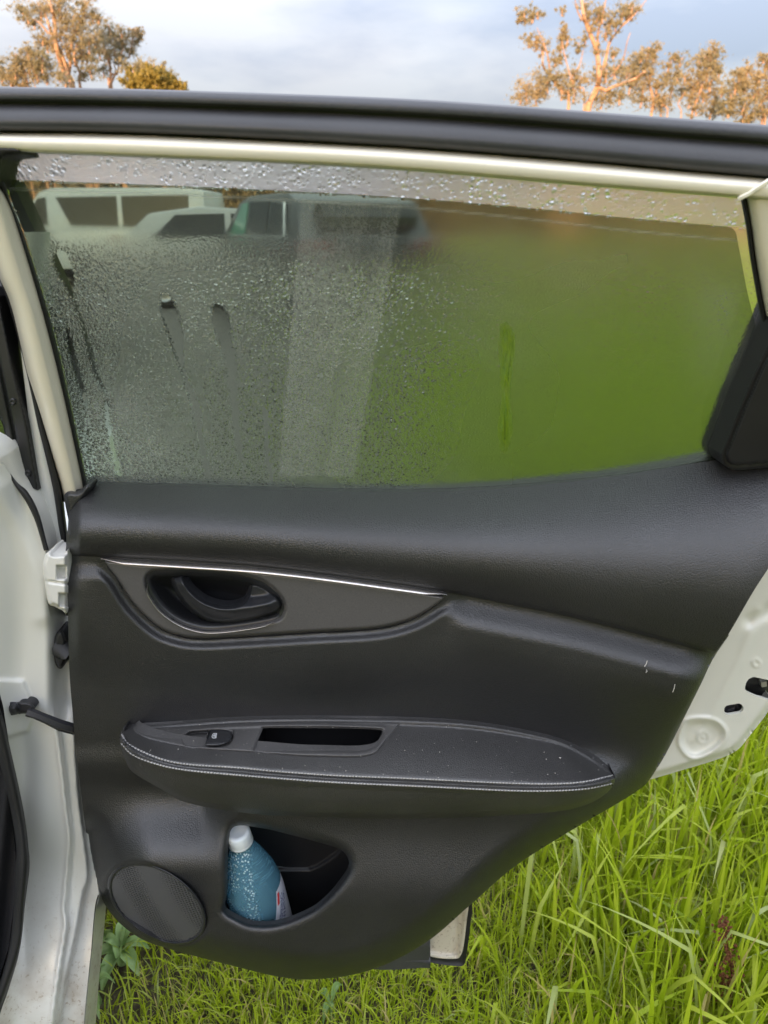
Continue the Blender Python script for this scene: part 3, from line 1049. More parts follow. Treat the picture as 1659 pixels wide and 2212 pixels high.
# ---- window: frame, mouldings, glass, tint film
T_TOP = [(-140, 190), (0, 192), (200, 195), (400, 200), (830, 216), (1105, 233), (1390, 255), (1640, 274), (1700, 280)]
T_G1 = [(-140, 214), (0, 216), (200, 219), (400, 226), (830, 247), (1105, 262), (1390, 282), (1640, 301), (1702, 307)]
T_BOT = [(-140, 284), (0, 285), (200, 287), (400, 294), (830, 316), (1200, 344), (1500, 371), (1620, 381), (1708, 389)]
C_BOT = [(-140, 322), (0, 324), (100, 331), (400, 343), (830, 364), (1250, 399), (1600, 427), (1710, 438)]
band("roof_moulding", T_TOP, T_BOT, [(-0.05, -0.02), (0.0, 0.004), (0.22, 0.010), (0.28, 0.006), (0.32, 0.000), (0.36, 0.004), (0.45, 0.010), (0.72, 0.018), (0.86, 0.019), (0.94, 0.014), (1.0, 0.004)], M_MOULD, door, 90, PW)
band("upper_frame", T_BOT, C_BOT, [(-0.15, -0.006), (0.0, 0.004), (0.08, 0.010), (0.22, 0.019), (0.38, 0.025), (0.52, 0.026), (0.85, 0.027), (0.97, 0.024), (1.0, 0.018), (1.02, -0.01)], M_WARMLIT, door, 90, PW)
band("frame_back", [(-120, 200), (0, 200), (400, 207), (830, 223), (1105, 240), (1390, 262), (1640, 281), (1698, 286)], [(-120, 316), (0, 318), (400, 337), (830, 358), (1250, 393), (1600, 420), (1705, 430)], [(0.0, 0.0), (0.02, -0.02), (0.98, -0.02), (1.0, 0.0)], M_SHELL, door, 50, PW)
# right-hand frame post, meeting the top rail in a weld step
band("rear_frame", [(1610, 415), (1623, 486), (1632, 553), (1644, 624), (1658, 695), (1690, 820), (1725, 980)], [(1712, 385), (1722, 486), (1735, 560), (1750, 640), (1778, 780), (1810, 960)], [(-0.02, -0.01), (0.0, 0.010), (0.08, 0.019), (0.25, 0.022), (1.0, 0.024), (1.03, -0.02)], M_WARMLIT, door, 40, PW)
WELD = MB()
pts = [PW(1596, 430, 0.026), PW(1602, 426, 0.027), (PW(1620, 417, 0.026)), PW(1640, 404, 0.027), PW(1662, 390, 0.027), PW(1680, 378, 0.026)]
WELD.tube(catmull(pts, 14), 0.0022, 6)
WELD.build("weld_seam", M_WARMLIT, door)
band("rear_glass_seal", [(1598, 415), (1601, 432), (1611, 486), (1620, 553), (1632, 624), (1645, 695), (1662, 780)], [(1609, 415), (1613, 432), (1622, 486), (1631, 553), (1643, 624), (1657, 695), (1676, 780)], [(-0.1, -0.01), (0.0, 0.004), (0.3, 0.010), (0.8, 0.012), (1.2, -0.004)], M_RUBBER, door, 40, PW)
# black quarter cover at the rear lower corner
QUART = np.vstack([[(1712, 620), (1690, 670), (1659, 742), (1630, 803), (1600, 872), (1575, 935), (1556, 981)], catmull([(1556, 981), (1561, 999), (1573, 1011), (1592, 1016), (1640, 1012)], 20)[1:], [(1700, 1004), (1780, 988), (1780, 620)]])


def hquart(x, y):
    s = sdist(x, y, QUART)
    ln, _, _ = near_poly(x, y, [(1660, 745), (1620, 850), (1575, 962), (1572, 985), (1590, 1000)], False)
    return 0.028 + 0.004 * sstep(0, 3, s) + 0.007 * sstep(11, 14, s) - 0.002 * np.exp(-((s - 12) / 2.0) ** 2) + 0.00004 * (x - 1560)


relief("corner_cover", QUART, hquart, M_BLACK, door, 3.0, PW, skirt=0.05)
# front frame post and seals
SEAL_O = [(-20, 395), (0, 408), (18, 440), (35, 486), (85, 651), (130, 826), (172, 1016), (176, 1050)]
SEAL_I = [(-4, 372), (8, 375), (20, 428), (50, 505), (110, 696), (150, 866), (187, 1043), (194, 1075)]
band("front_glass_seal", SEAL_O, SEAL_I, [(-0.2, -0.006), (0.0, 0.010), (0.35, 0.018), (0.7, 0.014), (1.0, 0.0), (1.1, -0.012)], M_RUBBER, door, 60, PW)
P_OUT = [(-70, 330), (-40, 450), (0, 586), (30, 661), (65, 806), (95, 911), (130, 1041), (137, 1085)]
P_IN = [(-20, 395), (0, 408), (18, 440), (35, 486), (85, 651), (130, 826), (172, 1016), (180, 1062)]
band("front_frame", P_OUT, P_IN, [(-0.1, -0.02), (0.0, 0.010), (0.12, 0.020), (0.3, 0.024), (0.62, 0.026), (0.72, 0.019), (1.0, 0.016), (1.05, -0.01)], M_WARMLIT, door, 60, PW)
CAPP = catmull([(-60, 312), (0, 314), (28, 316), (43, 320), (50, 328), (49, 333), (16, 336), (5, 345), (1, 372), (-8, 402), (-60, 410)], 60, True)
relief("seal_corner", CAPP, lambda x, y: 0.020 + 0.008 * sstep(0, 6, sdist(x, y, CAPP)), M_RUBBER, door, 4.0, PW, skirt=0.03)
# trim end cap at the hinge side of the belt
ECAP = catmull([(138, 1070), (150, 1062), (170, 1062), (187, 1046), (196, 1052), (180, 1080), (165, 1100), (152, 1140), (147, 1120), (141, 1090)], 60, True)
relief("trim_end_cap", ECAP, lambda x, y: 0.0 + 0.006 * sstep(0, 8, sdist(x, y, ECAP)), M_LEATHER, door, 3.0, skirt=0.02)

GLASS = np.vstack([catmull([(-6, 372), (8, 372), (20, 428), (50, 505), (110, 696), (150, 866), (187, 1043), (196, 1085)], 60),
                   catmull([(196, 1085), (420, 1075), (830, 1085), (1080, 1075), (1330, 1050), (1600, 1000)], 60),
                   [(1695, 900), (1678, 780)], catmull([(1668, 745), (1648, 650), (1630, 550), (1612, 412)], 20),
                   catmull([(1606, 412), (1250, 385), (830, 350), (400, 330), (100, 318), (0, 312)], 50)])


def poly_mask(polys, soft):
    def f(x, y):
        m = np.zeros(x.shape)
        for p in polys:
            m = np.maximum(m, sstep(-soft, soft, sdist(x, y, np.asarray(p, float))))
        return m
    return f


SMEAR = [catmull([(118, 545), (135, 540), (150, 560), (165, 600), (160, 625), (170, 660), (185, 700), (200, 760), (215, 810), (232, 845), (226, 850), (205, 815), (190, 770), (180, 720), (168, 680), (150, 640), (128, 600), (113, 565)], 80, True),
         catmull([(344, 640), (354, 632), (372, 642), (384, 670), (392, 700), (396, 740), (396, 790), (388, 795), (374, 760), (358, 715), (346, 680)], 60, True),
         catmull([(388, 796), (398, 800), (412, 835), (424, 860), (436, 890), (434, 905), (438, 950), (450, 1000), (454, 1035), (444, 1035), (434, 985), (425, 930), (414, 895), (404, 850)], 60, True),
         catmull([(456, 660), (470, 652), (488, 668), (496, 690), (500, 730), (508, 770), (512, 820), (514, 880), (518, 940), (524, 1000), (516, 990), (505, 930), (496, 860), (488, 790), (470, 730), (458, 690)], 60, True),
         catmull([(140, 690), (152, 720), (168, 780), (182, 830), (192, 870), (184, 885), (170, 850), (158, 800), (146, 750)], 40, True),
         catmull([(222, 868), (232, 862), (238, 878), (240, 915), (246, 950), (256, 1000), (264, 1036), (254, 1038), (242, 990), (232, 945), (226, 905)], 40, True),
         catmull([(1085, 700), (1100, 702), (1112, 740), (1105, 800), (1100, 860), (1105, 930), (1090, 980), (1078, 930), (1086, 860), (1080, 760)], 40, True),
         catmull([(566, 880), (578, 885), (584, 930), (580, 980), (594, 1040), (584, 1040), (572, 990), (570, 930)], 30, True)]
RUNS = [[(182, 880), (190, 930), (196, 990), (215, 1040)], [(232, 850), (245, 900), (246, 950), (262, 990), (270, 1030)], [(310, 980), (316, 1010), (330, 1045)]]


def fogf(x, y):
    film = film_line(x)
    f = 0.12 + 0.70 * sstep(800, 1120, x) + 0.95 * sstep(470, 620, y - 0.04 * (x - 400))
    f = np.minimum(f, 1.0)
    n = np.array([mnoise.noise(Vector((a * 0.004, b * 0.006, 1.3))) for a, b in zip(x, y)])
    f = f * np.clip(0.85 + 0.35 * n, 0, 1)
    f = f * (1 - 0.20 * sstep(1150, 1600, x))
    strip = 1 - sstep(-4, 2, y - film)
    f = np.where(y < film, 1.0, f)
    f = f * (1 - 0.25 * (1 - sstep(150, 300, x)) * sstep(540, 600, y))
    clr = poly_mask(SMEAR, 2.5)(x, y) * np.clip(1 - 0.0 * n, 0, 1)
    for r in RUNS:
        d, _, _ = near_poly(x, y, catmull(r, 30), False)
        clr = np.maximum(clr, 0.9 * (1 - sstep(2.0, 5.5, d)))
    edge = np.minimum(1, np.maximum(0, (x - np.interp(y, [430, 500, 700, 870, 1045], [20, 50, 110, 150, 187])) / 26.0))
    f = f * (0.25 + 0.75 * edge)
    return f * (1 - 0.97 * clr)


def dropf(x, y):
    film = film_line(x)
    f = sstep(500, 660, y) * (1 - 0.74 * sstep(620, 1150, x))
    f = np.where(y < film, 0.0, f)
    clr = poly_mask(SMEAR, 2.5)(x, y)
    return f * (1 - clr)


def beadf(x, y):
    """big beads in runs on the clear strip above the film"""
    film = film_line(x)
    return np.where(y < film + 1, 1.0 - 0.55 * sstep(1000, 1600, x), 0.0)


FILM_TOP = [(-20, 386), (20, 388), (400, 402), (830, 424), (1150, 450), (1350, 470), (1530, 486), (1568, 489)]
film_line = curve_fn(FILM_TOP + [(1700, 500)])

# glass with condensation on its outer face
mg, ntg, bgl, outg = new_mat("wet_window_glass")
tcg = N(ntg, "ShaderNodeTexCoord")
fogA = N(ntg, "ShaderNodeAttribute", attribute_name="fog")
drpA = N(ntg, "ShaderNodeAttribute", attribute_name="drops")
beaA = N(ntg, "ShaderNodeAttribute", attribute_name="beads")
bgl.inputs["Base Color"].default_value = (0.94, 0.965, 0.95, 1)
bgl.inputs["Transmission Weight"].default_value = 1.0
bgl.inputs["IOR"].default_value = 1.45
wob = N(ntg, "ShaderNodeTexNoise", i_Scale=90.0, i_Detail=2.0)
ntg.links.new(tcg.outputs["Object"], wob.inputs["Vector"])
wad = N(ntg, "ShaderNodeVectorMath", operation='MULTIPLY_ADD')
ntg.links.new(wob.outputs["Color"], wad.inputs[0]); wad.inputs[1].default_value = (0.0025, 0.0025, 0.0025)
ntg.links.new(tcg.outputs["Object"], wad.inputs[2])
v1 = N(ntg, "ShaderNodeTexVoronoi", i_Scale=350.0)
ntg.links.new(wad.outputs[0], v1.inputs["Vector"])
v1b = N(ntg, "ShaderNodeTexVoronoi", i_Scale=215.0); ntg.links.new(wad.outputs[0], v1b.inputs["Vector"])
siz = N(ntg, "ShaderNodeTexNoise", i_Scale=11.0, i_Detail=3.0); ntg.links.new(tcg.outputs["Object"], siz.inputs["Vector"])
sA = N(ntg, "ShaderNodeSeparateColor"); ntg.links.new(v1.outputs["Color"], sA.inputs[0])
sB = N(ntg, "ShaderNodeSeparateColor"); ntg.links.new(v1b.outputs["Color"], sB.inputs[0])
d1a = math_n(ntg, 'MULTIPLY', mrange(ntg, v1.outputs["Distance"], 0.58, 0.0), mrange(ntg, sA.outputs[0], 0.0, 1.0, 0.35, 1.0))
d1c = math_n(ntg, 'MULTIPLY', mrange(ntg, v1b.outputs["Distance"], 0.50, 0.0), math_n(ntg, 'MULTIPLY', mrange(ntg, sB.outputs[0], 0.25, 0.8, 0.0, 1.6), mrange(ntg, siz.outputs["Fac"], 0.42, 0.60)))
d1 = math_n(ntg, 'MAXIMUM', d1a, d1c)
v2 = N(ntg, "ShaderNodeTexVoronoi", i_Scale=240.0)
ntg.links.new(wad.outputs[0], v2.inputs["Vector"])
cl = N(ntg, "ShaderNodeTexNoise", i_Scale=34.0, i_Detail=5.0, i_Roughness=0.65)
mpg = N(ntg, "ShaderNodeMapping"); mpg.inputs["Scale"].default_value = (1.6, 1, 0.45)
ntg.links.new(tcg.outputs["Object"], mpg.inputs["Vector"]); ntg.links.new(mpg.outputs[0], cl.inputs["Vector"])
clm = mrange(ntg, cl.outputs["Fac"], 0.34, 0.66, 0.12, 1.0)
sC = N(ntg, "ShaderNodeSeparateColor"); ntg.links.new(v2.outputs["Color"], sC.inputs[0])
d2 = math_n(ntg, 'MULTIPLY', mrange(ntg, v2.outputs["Distance"], 0.55, 0.05), math_n(ntg, 'MULTIPLY', clm, mrange(ntg, sC.outputs[0], 0.25, 0.9)))
h1 = math_n(ntg, 'MULTIPLY', d1, drpA.outputs["Fac"])
h2 = math_n(ntg, 'MULTIPLY', d2, math_n(ntg, 'MULTIPLY', beaA.outputs["Fac"], 1.25))
hsum = math_n(ntg, 'ADD', h1, h2)
bug = N(ntg, "ShaderNodeBump", i_Strength=0.65, i_Distance=0.0017)
ntg.links.new(hsum, bug.inputs["Height"]); ntg.links.new(bug.outputs[0], bgl.inputs["Normal"])
rgh = math_n(ntg, 'MULTIPLY', fogA.outputs["Fac"], 0.30)
ntg.links.new(rgh, bgl.inputs["Roughness"])
# fine mist of droplets scatters a little light on top of what passes through
mda = N(ntg, "ShaderNodeBsdfDiffuse"); mda.inputs["Color"].default_value = (0.72, 0.70, 0.72, 1)
mtr = N(ntg, "ShaderNodeBsdfTranslucent"); mtr.inputs["Color"].default_value = (0.82, 0.73, 0.76, 1)
mmx = N(ntg, "ShaderNodeMixShader"); mmx.inputs[0].default_value = 0.6
ntg.links.new(mda.outputs[0], mmx.inputs[1]); ntg.links.new(mtr.outputs[0], mmx.inputs[2])
miA = N(ntg, "ShaderNodeAttribute", attribute_name="mist")
mgx = N(ntg, "ShaderNodeMixShader"); ntg.links.new(math_n(ntg, 'MULTIPLY', miA.outputs["Fac"], math_n(ntg, 'ADD', mrange(ntg, h1, 0.15, 0.75, 0.55, 2.3), h2)), mgx.inputs[0])
ntg.links.new(bgl.outputs[0], mgx.inputs[1]); ntg.links.new(mmx.outputs[0], mgx.inputs[2])
ntg.links.new(mgx.outputs[0], outg.inputs["Surface"])


def mistf(x, y):
    n = np.array([mnoise.fractal(Vector((a * 0.012, b * 0.008, 2.7)), 1.0, 2.0, 4) for a, b in zip(x, y)])
    film = film_line(x)
    m = np.where(y < film, 0.24 - 0.10 * sstep(900, 1500, x), 0.030 - 0.025 * sstep(800, 1150, x) + 0.03 * sstep(540, 660, y) * (1 - sstep(500, 900, x)))
    m = m * np.clip(1 + 0.6 * n, 0.3, 1.8)
    return m * (1 - poly_mask(SMEAR, 2.5)(x, y)) * (1 - sstep(-3, 3, (x - 1593) - (y - 490) * 0.16))


relief("window_glass", GLASS, lambda x, y: -0.004 + 0 * x, mg, door, 5.0, PW, skirt=0.004, back=True,
       attrs={"fog": fogf, "drops": dropf, "beads": beadf, "mist": mistf})

# tint film on the inner face
FILM = np.vstack([catmull(FILM_TOP, 120), catmull([(1568, 489), (1582, 493), (1590, 503), (1595, 530), (1601, 560), (1613, 624), (1630, 695), (1643, 750)], 40),
                  [(1660, 800), (1600, 990)], catmull([(1600, 1000), (1330, 1048), (1080, 1073), (830, 1083), (420, 1073), (192, 1075)], 60), catmull([(192, 1070), (183, 1043), (146, 866), (106, 696), (46, 505), (16, 428), (2, 392), (-20, 386)], 60)])
REFLECTION = np.array([(652, 430), (868, 440), (765, 1030), (601, 1028)], float)  # pale reflection in the pane, painted into the film's diffuse veil
REFLECTION2 = np.array([(800, 440), (838, 440), (700, 1030), (676, 1030)], float)


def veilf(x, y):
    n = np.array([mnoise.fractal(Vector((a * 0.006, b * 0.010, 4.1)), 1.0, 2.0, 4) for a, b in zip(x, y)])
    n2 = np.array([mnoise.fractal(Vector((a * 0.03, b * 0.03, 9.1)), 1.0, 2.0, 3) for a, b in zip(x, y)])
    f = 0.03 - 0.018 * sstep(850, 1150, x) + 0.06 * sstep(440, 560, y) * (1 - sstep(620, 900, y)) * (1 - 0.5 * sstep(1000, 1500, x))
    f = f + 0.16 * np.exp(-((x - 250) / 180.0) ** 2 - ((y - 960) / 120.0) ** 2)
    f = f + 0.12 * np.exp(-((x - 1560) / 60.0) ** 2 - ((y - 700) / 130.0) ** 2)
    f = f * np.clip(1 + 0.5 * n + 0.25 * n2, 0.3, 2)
    s = sstep(-3, 3, sdist(x, y, REFLECTION)); s2 = sstep(-5, 5, sdist(x, y, REFLECTION2))
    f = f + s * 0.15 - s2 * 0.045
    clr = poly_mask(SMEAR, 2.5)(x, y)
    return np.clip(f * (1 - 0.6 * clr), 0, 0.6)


def wetf(x, y):
    """the bubble line just under the film's top edge"""
    d = y - film_line(x)
    off = 20 + 8 * sstep(800, 1500, x)
    return np.exp(-((d - off) / 3.2) ** 2)


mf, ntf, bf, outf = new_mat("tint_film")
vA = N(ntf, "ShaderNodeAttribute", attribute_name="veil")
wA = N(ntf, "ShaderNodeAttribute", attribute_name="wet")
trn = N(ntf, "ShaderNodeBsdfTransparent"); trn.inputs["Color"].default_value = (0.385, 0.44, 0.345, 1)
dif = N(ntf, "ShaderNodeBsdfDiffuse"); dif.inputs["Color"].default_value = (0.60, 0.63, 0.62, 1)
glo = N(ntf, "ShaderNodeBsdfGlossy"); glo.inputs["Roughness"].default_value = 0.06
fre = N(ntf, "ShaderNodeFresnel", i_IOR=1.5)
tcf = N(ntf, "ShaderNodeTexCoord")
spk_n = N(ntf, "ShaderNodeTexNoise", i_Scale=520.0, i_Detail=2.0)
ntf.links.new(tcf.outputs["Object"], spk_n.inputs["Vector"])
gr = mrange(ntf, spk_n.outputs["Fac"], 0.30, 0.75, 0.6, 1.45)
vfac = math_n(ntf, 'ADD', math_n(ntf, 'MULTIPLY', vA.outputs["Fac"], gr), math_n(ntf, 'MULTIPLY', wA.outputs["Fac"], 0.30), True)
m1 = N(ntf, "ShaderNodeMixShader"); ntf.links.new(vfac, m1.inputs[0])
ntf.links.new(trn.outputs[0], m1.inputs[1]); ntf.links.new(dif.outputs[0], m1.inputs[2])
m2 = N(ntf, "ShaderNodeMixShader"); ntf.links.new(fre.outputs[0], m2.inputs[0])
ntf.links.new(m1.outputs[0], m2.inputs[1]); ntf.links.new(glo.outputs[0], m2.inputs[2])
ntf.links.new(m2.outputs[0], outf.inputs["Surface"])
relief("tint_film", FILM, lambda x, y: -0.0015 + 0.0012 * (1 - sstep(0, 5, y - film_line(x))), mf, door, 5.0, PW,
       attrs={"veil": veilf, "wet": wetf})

# ---- body on the hinge side
def loc(*p): return list(p)


JAMB = np.vstack([catmull([(0, 990), (30, 1038), (54, 1070), (79, 1121), (98, 1185), (100, 1260), (108, 1330), (130, 1345), (150, 1420), (163, 1500), (172, 1620), (186, 1760), (200, 1850), (214, 1935), (207, 1965), (198, 2060), (186, 2180), (178, 2290)], 160),
                  catmull([(-30, 2290), (0, 2190), (20, 2132), (43, 2050), (53, 1955), (62, 1873), (60, 1833), (50, 1753), (35, 1690), (22, 1620), (12, 1560), (0, 1500), (-60, 1300), (-120, 1100), (-60, 960)], 130)])
RIDGE = catmull([(122, 1560), (131, 1620), (146, 1753), (152, 1820), (142, 1953), (144, 2003), (128, 2110), (112, 2230)], 50)
ridge = curve_fy(np.vstack([[(110, 1400)], RIDGE]))
RIDGE2 = curve_fy([(150, 1400), (165, 1700), (186, 1880), (176, 1930), (160, 2020), (140, 2110), (118, 2240)])


def hjamb(x, y):
    h = 0.015 + 0.09 * sstep(1850, 2260, y) + 0.03 * sstep(60, -40, x)
    # upper door-ring swelling
    u, _, _ = near_poly(x, y, [(0, 1060), (40, 1130), (80, 1250), (92, 1330)], False)
    h = h + 0.006 * np.exp(-(u / 22.0) ** 2)
    # raised mounting pad of the check strap
    pad = np.array([(-60, 1470), (0, 1468), (50, 1470), (62, 1500), (70, 1555), (60, 1580), (20, 1592), (-60, 1600)], float)
    h = h + 0.005 * sstep(-4, 4, sdist(x, y, pad))
    # step down into the door channel
    m = sstep(1500, 1600, y)
    h = h - 0.010 * sstep(0, 7, x - ridge(y)) * m - 0.016 * sstep(0, 10, x - RIDGE2(y)) * m
    h = h - 0.035 * sstep(96, 150, x) * (1 - m)
    h = h + 0.003 * np.exp(-((x - ridge(y) + 5) / 3.0) ** 2) * m
    # soft dents of the pressing
    h = h + 0.004 * np.exp(-((x - 90) / 30.0) ** 2 - ((y - 1760) / 70.0) ** 2) - 0.003 * np.exp(-((x - 60) / 20.0) ** 2 - ((y - 1640) / 60.0) ** 2)
    return h


relief("door_jamb", JAMB, hjamb, M_WHITE, car, 4.0, skirt=0.05)
# sill outer face going down beside the jamb
band("sill", [(214, 1935), (207, 1965), (198, 2060), (186, 2180), (180, 2260)], [(226, 1950), (219, 1975), (208, 2060), (196, 2180), (188, 2260)], [(-0.2, [0.03, 0.07, 0.09]), (0.0, [-0.01, 0.04, 0.08]), (0.5, [-0.02, 0.03, 0.07]), (1.0, [-0.04, 0.01, 0.05])], M_MOULD, car, 30)
# opening seal and interior trim at the left
SE_R = [(-12, 1500), (10, 1570), (22, 1620), (50, 1753), (60, 1833), (62, 1873), (53, 1953), (43, 2047), (20, 2130), (-6, 2200), (-30, 2260)]
SE_L = [(-40, 1500), (-16, 1570), (-4, 1620), (26, 1753), (38, 1833), (36, 1873), (32, 1953), (20, 2047), (-4, 2130), (-30, 2200), (-60, 2260)]
band("opening_seal", SE_L, SE_R, [(-0.2, 0.0), (0.0, 0.05), (0.3, [0.062, 0.07, 0.10, 0.15]), (0.6, [0.064, 0.072, 0.10, 0.15]), (0.85, [0.055, 0.062, 0.10, 0.14]), (1.0, [0.035, 0.04, 0.07, 0.12]), (1.1, 0.0)], M_RUBBER, car, 60)
INT = np.array([(-160, 1350), (-40, 1480), (-10, 1600), (24, 1740), (34, 1850), (30, 1955), (18, 2050), (-10, 2140), (-40, 2260), (-160, 2260)], float)
relief("pillar_trim", INT, lambda x, y: 0.035 + 0.05 * sstep(1900, 2200, y) + 0.008 * np.sin((x + y * 0.1) / 9.0) * sstep(1500, 1700, y) - 0.01 * sstep(-60, 0, x), M_CARPET, car, 5.0, skirt=0.05)

# B pillar behind the door frame: white inner flange, black sash, seals
band("pillar_flange", [(30, 500), (40, 700), (59, 880), (72, 980), (84, 1048), (104, 1110), (125, 1190)], [(110, 500), (100, 700), (98, 900), (116, 1000), (130, 1060), (142, 1120), (152, 1200)], [(0.0, -0.016), (0.3, -0.013), (0.7, -0.014), (1.0, -0.03)], M_WHITE, car, 40, PD)
band("door_weatherstrip", [(-30, 520), (0, 607), (30, 703), (55, 803), (79, 918), (109, 1045), (124, 1140), (135, 1200), (141, 1330)], [(-22, 490), (0, 562), (30, 655), (67, 800), (98, 918), (131, 1045), (143, 1130), (150, 1197), (156, 1330)], [(0.0, -0.03), (0.15, -0.012), (0.5, -0.004), (0.85, -0.010), (1.0, -0.03)], M_RUBBER, car, 60, PD)
SASH = np.array([(-80, 560), (0, 640), (8, 690), (30, 800), (59, 915), (84, 1059), (57, 1058), (53, 1050), (43, 1046), (20, 985), (6, 918), (-20, 860), (-120, 820)], float)
relief("pillar_sash", SASH, lambda x, y: -0.010 + 0.006 * sstep(0, 4, sdist(x, y, SASH)) - 0.006 * np.exp(-((x - (y - 918) * 0.21 - 26) / 3.0) ** 2), M_BLACK, car, 3.0, skirt=0.03)
for (bx, by) in ((27, 868), (60, 1023)):
    q = np.stack([bx + 7 * np.cos(aa[::3]), by + 8 * np.sin(aa[::3])], -1)
    relief("sash_clip", q, lambda x, y, bx=bx, by=by: -0.003 + 0.0015 * np.exp(-((np.hypot(x - bx, y - by) - 5) / 1.5) ** 2), M_BLACKSATIN, car, 2.0, skirt=0.004)
band("ring_seal", [(-10, 985), (0, 1003), (30, 1052), (54, 1084), (76, 1130), (94, 1190)], [(-6, 966), (0, 978), (36, 1036), (60, 1062), (84, 1108), (106, 1188)], [(0.0, 0.012), (0.3, 0.024), (0.7, 0.024), (1.0, 0.008)], M_RUBBER, car, 40, PD)
INFL = np.array([(43, 1045), (57, 1056), (84, 1058), (110, 1046), (128, 1060), (142, 1150), (140, 1200), (108, 1200), (86, 1120), (62, 1075)], float)
relief("inner_flange", INFL, lambda x, y: -0.028 - 0.014 * sstep(74, 84, x - (y - 1060) * 0.25) + 0.008 * np.exp(-(np.hypot(x - 92, y - 1117) / 7.0) ** 2), M_WHITE, car, 3.0)
# hinge, grommet, check strap
HINGE = catmull([(96, 1205), (100, 1195), (111, 1190), (113, 1195), (118, 1197), (140, 1196), (146, 1198), (146, 1318), (134, 1318), (118, 1310), (105, 1303), (98, 1265), (92, 1225)], 80, True)


def hhinge(x, y):
    s = sdist(x, y, HINGE)
    h = 0.030 + 0.012 * sstep(0, 8, s)
    for (a_, b_, c_, d_) in ((124, 142, 1222, 1250), (128, 146, 1282, 1310)):
        ins = np.minimum(np.minimum(x - a_, b_ - x), np.minimum(y - c_, d_ - y))
        h = h - 0.014 * sstep(-2, 2, ins)
    h = h - 0.004 * np.exp(-((y - 1256 - (x - 100) * 0.12) / 2.5) ** 2)
    return h


relief("door_hinge", HINGE, hhinge, paint("hinge_paint", (0.70, 0.69, 0.64), 0.4, 0.2, dirt=0.3), car, 2.4, skirt=0.03)
q = np.stack([130 + 15 * np.cos(aa[::2]), 1403 + 42 * np.sin(aa[::2])], -1)
relief("wiring_grommet", q, lambda x, y: 0.002 + 0.012 * sstep(0, 6, sdist(x, y, q)) , M_RUBBER, car, 2.5, skirt=0.02)
MB().tube([PD(133, 1403, 0.012), PD(140, 1404, 0.018), PD(165, 1406, 0.0)], 0.011, 14).build("wiring_boot", M_RUBBER, car)
ck = MB()
ck.tube([PD(60, 1537, 0.036), PD(85, 1546, 0.036), PD(125, 1563, 0.030), PD(158, 1573, 0.022), PD(185, 1582, 0.005)], [0.006, 0.005, 0.0058, 0.0058, 0.0058], 6)
ck.tube([PD(62, 1541, 0.032), PD(100, 1558, 0.030), PD(130, 1574, 0.026), PD(160, 1582, 0.016)], 0.0032, 6)
ck.build("check_strap", M_STEEL, car)
BR = catmull([(16, 1514), (24, 1513), (38, 1515), (56, 1516), (68, 1519), (75, 1527), (73, 1534), (58, 1541), (44, 1542), (24, 1549), (19, 1543), (16, 1532)], 60, True)
relief("strap_bracket", BR, lambda x, y: 0.026 + 0.010 * sstep(0, 4, sdist(x, y, BR)) + 0.008 * np.exp(-(np.hypot(x - 30, y - 1532) / 5.0) ** 2) - 0.006 * sstep(9, 12, np.hypot(x - 30, y - 1532)) * (1 - sstep(40, 44, x)), M_STEEL, car, 2.0, skirt=0.02)

# front half of the car seen through the fogged window
M_CARGLASS, ntq, bq, oq = new_mat("dark_car_glass")
tq = N(ntq, "ShaderNodeTexCoord"); nq = N(ntq, "ShaderNodeTexNoise", i_Scale=3.0)
ntq.links.new(tq.outputs["Object"], nq.inputs["Vector"])
ntq.links.new(ramp(ntq, nq.outputs["Fac"], [(0.3, (0.010, 0.012, 0.013)), (0.7, (0.022, 0.025, 0.026))]), bq.inputs["Base Color"])
bq.inputs["Roughness"].default_value = 0.06
M_TYRE = plastic("tyre_rubber", (0.02, 0.02, 0.02), 0.85)
M_RIM = metal("alloy_rim", (0.45, 0.45, 0.46), 0.35, 0.8)
M_BODYW = paint("clean_white_paint", (0.80, 0.82, 0.80), 0.25, 0.6)


def prism_car(name, prof, o0, o1, mat, bevel=0.03):
    mb = MB(); n_ = len(prof); v = []
    for o in (o0, o1):
        for s, z in prof: v.append(CARP(s, o, z))
    f = [list(range(n_))[::-1], [n_ + i for i in range(n_)]] + [[i, (i + 1) % n_, n_ + (i + 1) % n_, n_ + i] for i in range(n_)]
    mb.add(v, f)
    return mb.build(name, mat, car, bevel=bevel)


prism_car("front_body", [(0.30, 0.36), (0.10, 0.62), (0.06, 1.05), (1.15, 1.06), (1.75, 1.03), (2.25, 0.93), (2.38, 0.75), (2.36, 0.40), (2.05, 0.36), (2.0, 0.58), (1.82, 0.70), (1.58, 0.70), (1.40, 0.58), (1.34, 0.36)], -0.004, -1.76, M_BODYW, 0.05)
prism_car("front_cabin", [(0.10, 1.075), (1.12, 1.085), (0.36, 1.56), (0.10, 1.585)], -0.085, -1.675, M_CARGLASS, 0.03)
prism_car("front_roof", [(0.05, 1.59), (0.42, 1.57), (0.46, 1.60), (0.05, 1.63)], -0.15, -1.61, M_BODYW, 0.012)
for oo in (-0.082, -1.678):
    MB().tube([CARP(1.16, oo, 1.06), CARP(0.36, oo, 1.58)], 0.032, 8).build("windscreen_pillar", M_BLACK, car)
prism_car("underbody", [(0.04, 0.22), (0.04, 0.52), (0.12, 0.60), (0.32, 0.355), (2.0, 0.355), (2.0, 0.22)], -0.16, -1.70, M_CARPET, 0.02)
mb = MB(); mb.tube([CARP(0.88, -0.02, 1.06), CARP(0.86, 0.05, 1.12)], 0.025, 8)
mb.build("mirror_arm", M_BLACK, car)
mb = MB()
bmv = []
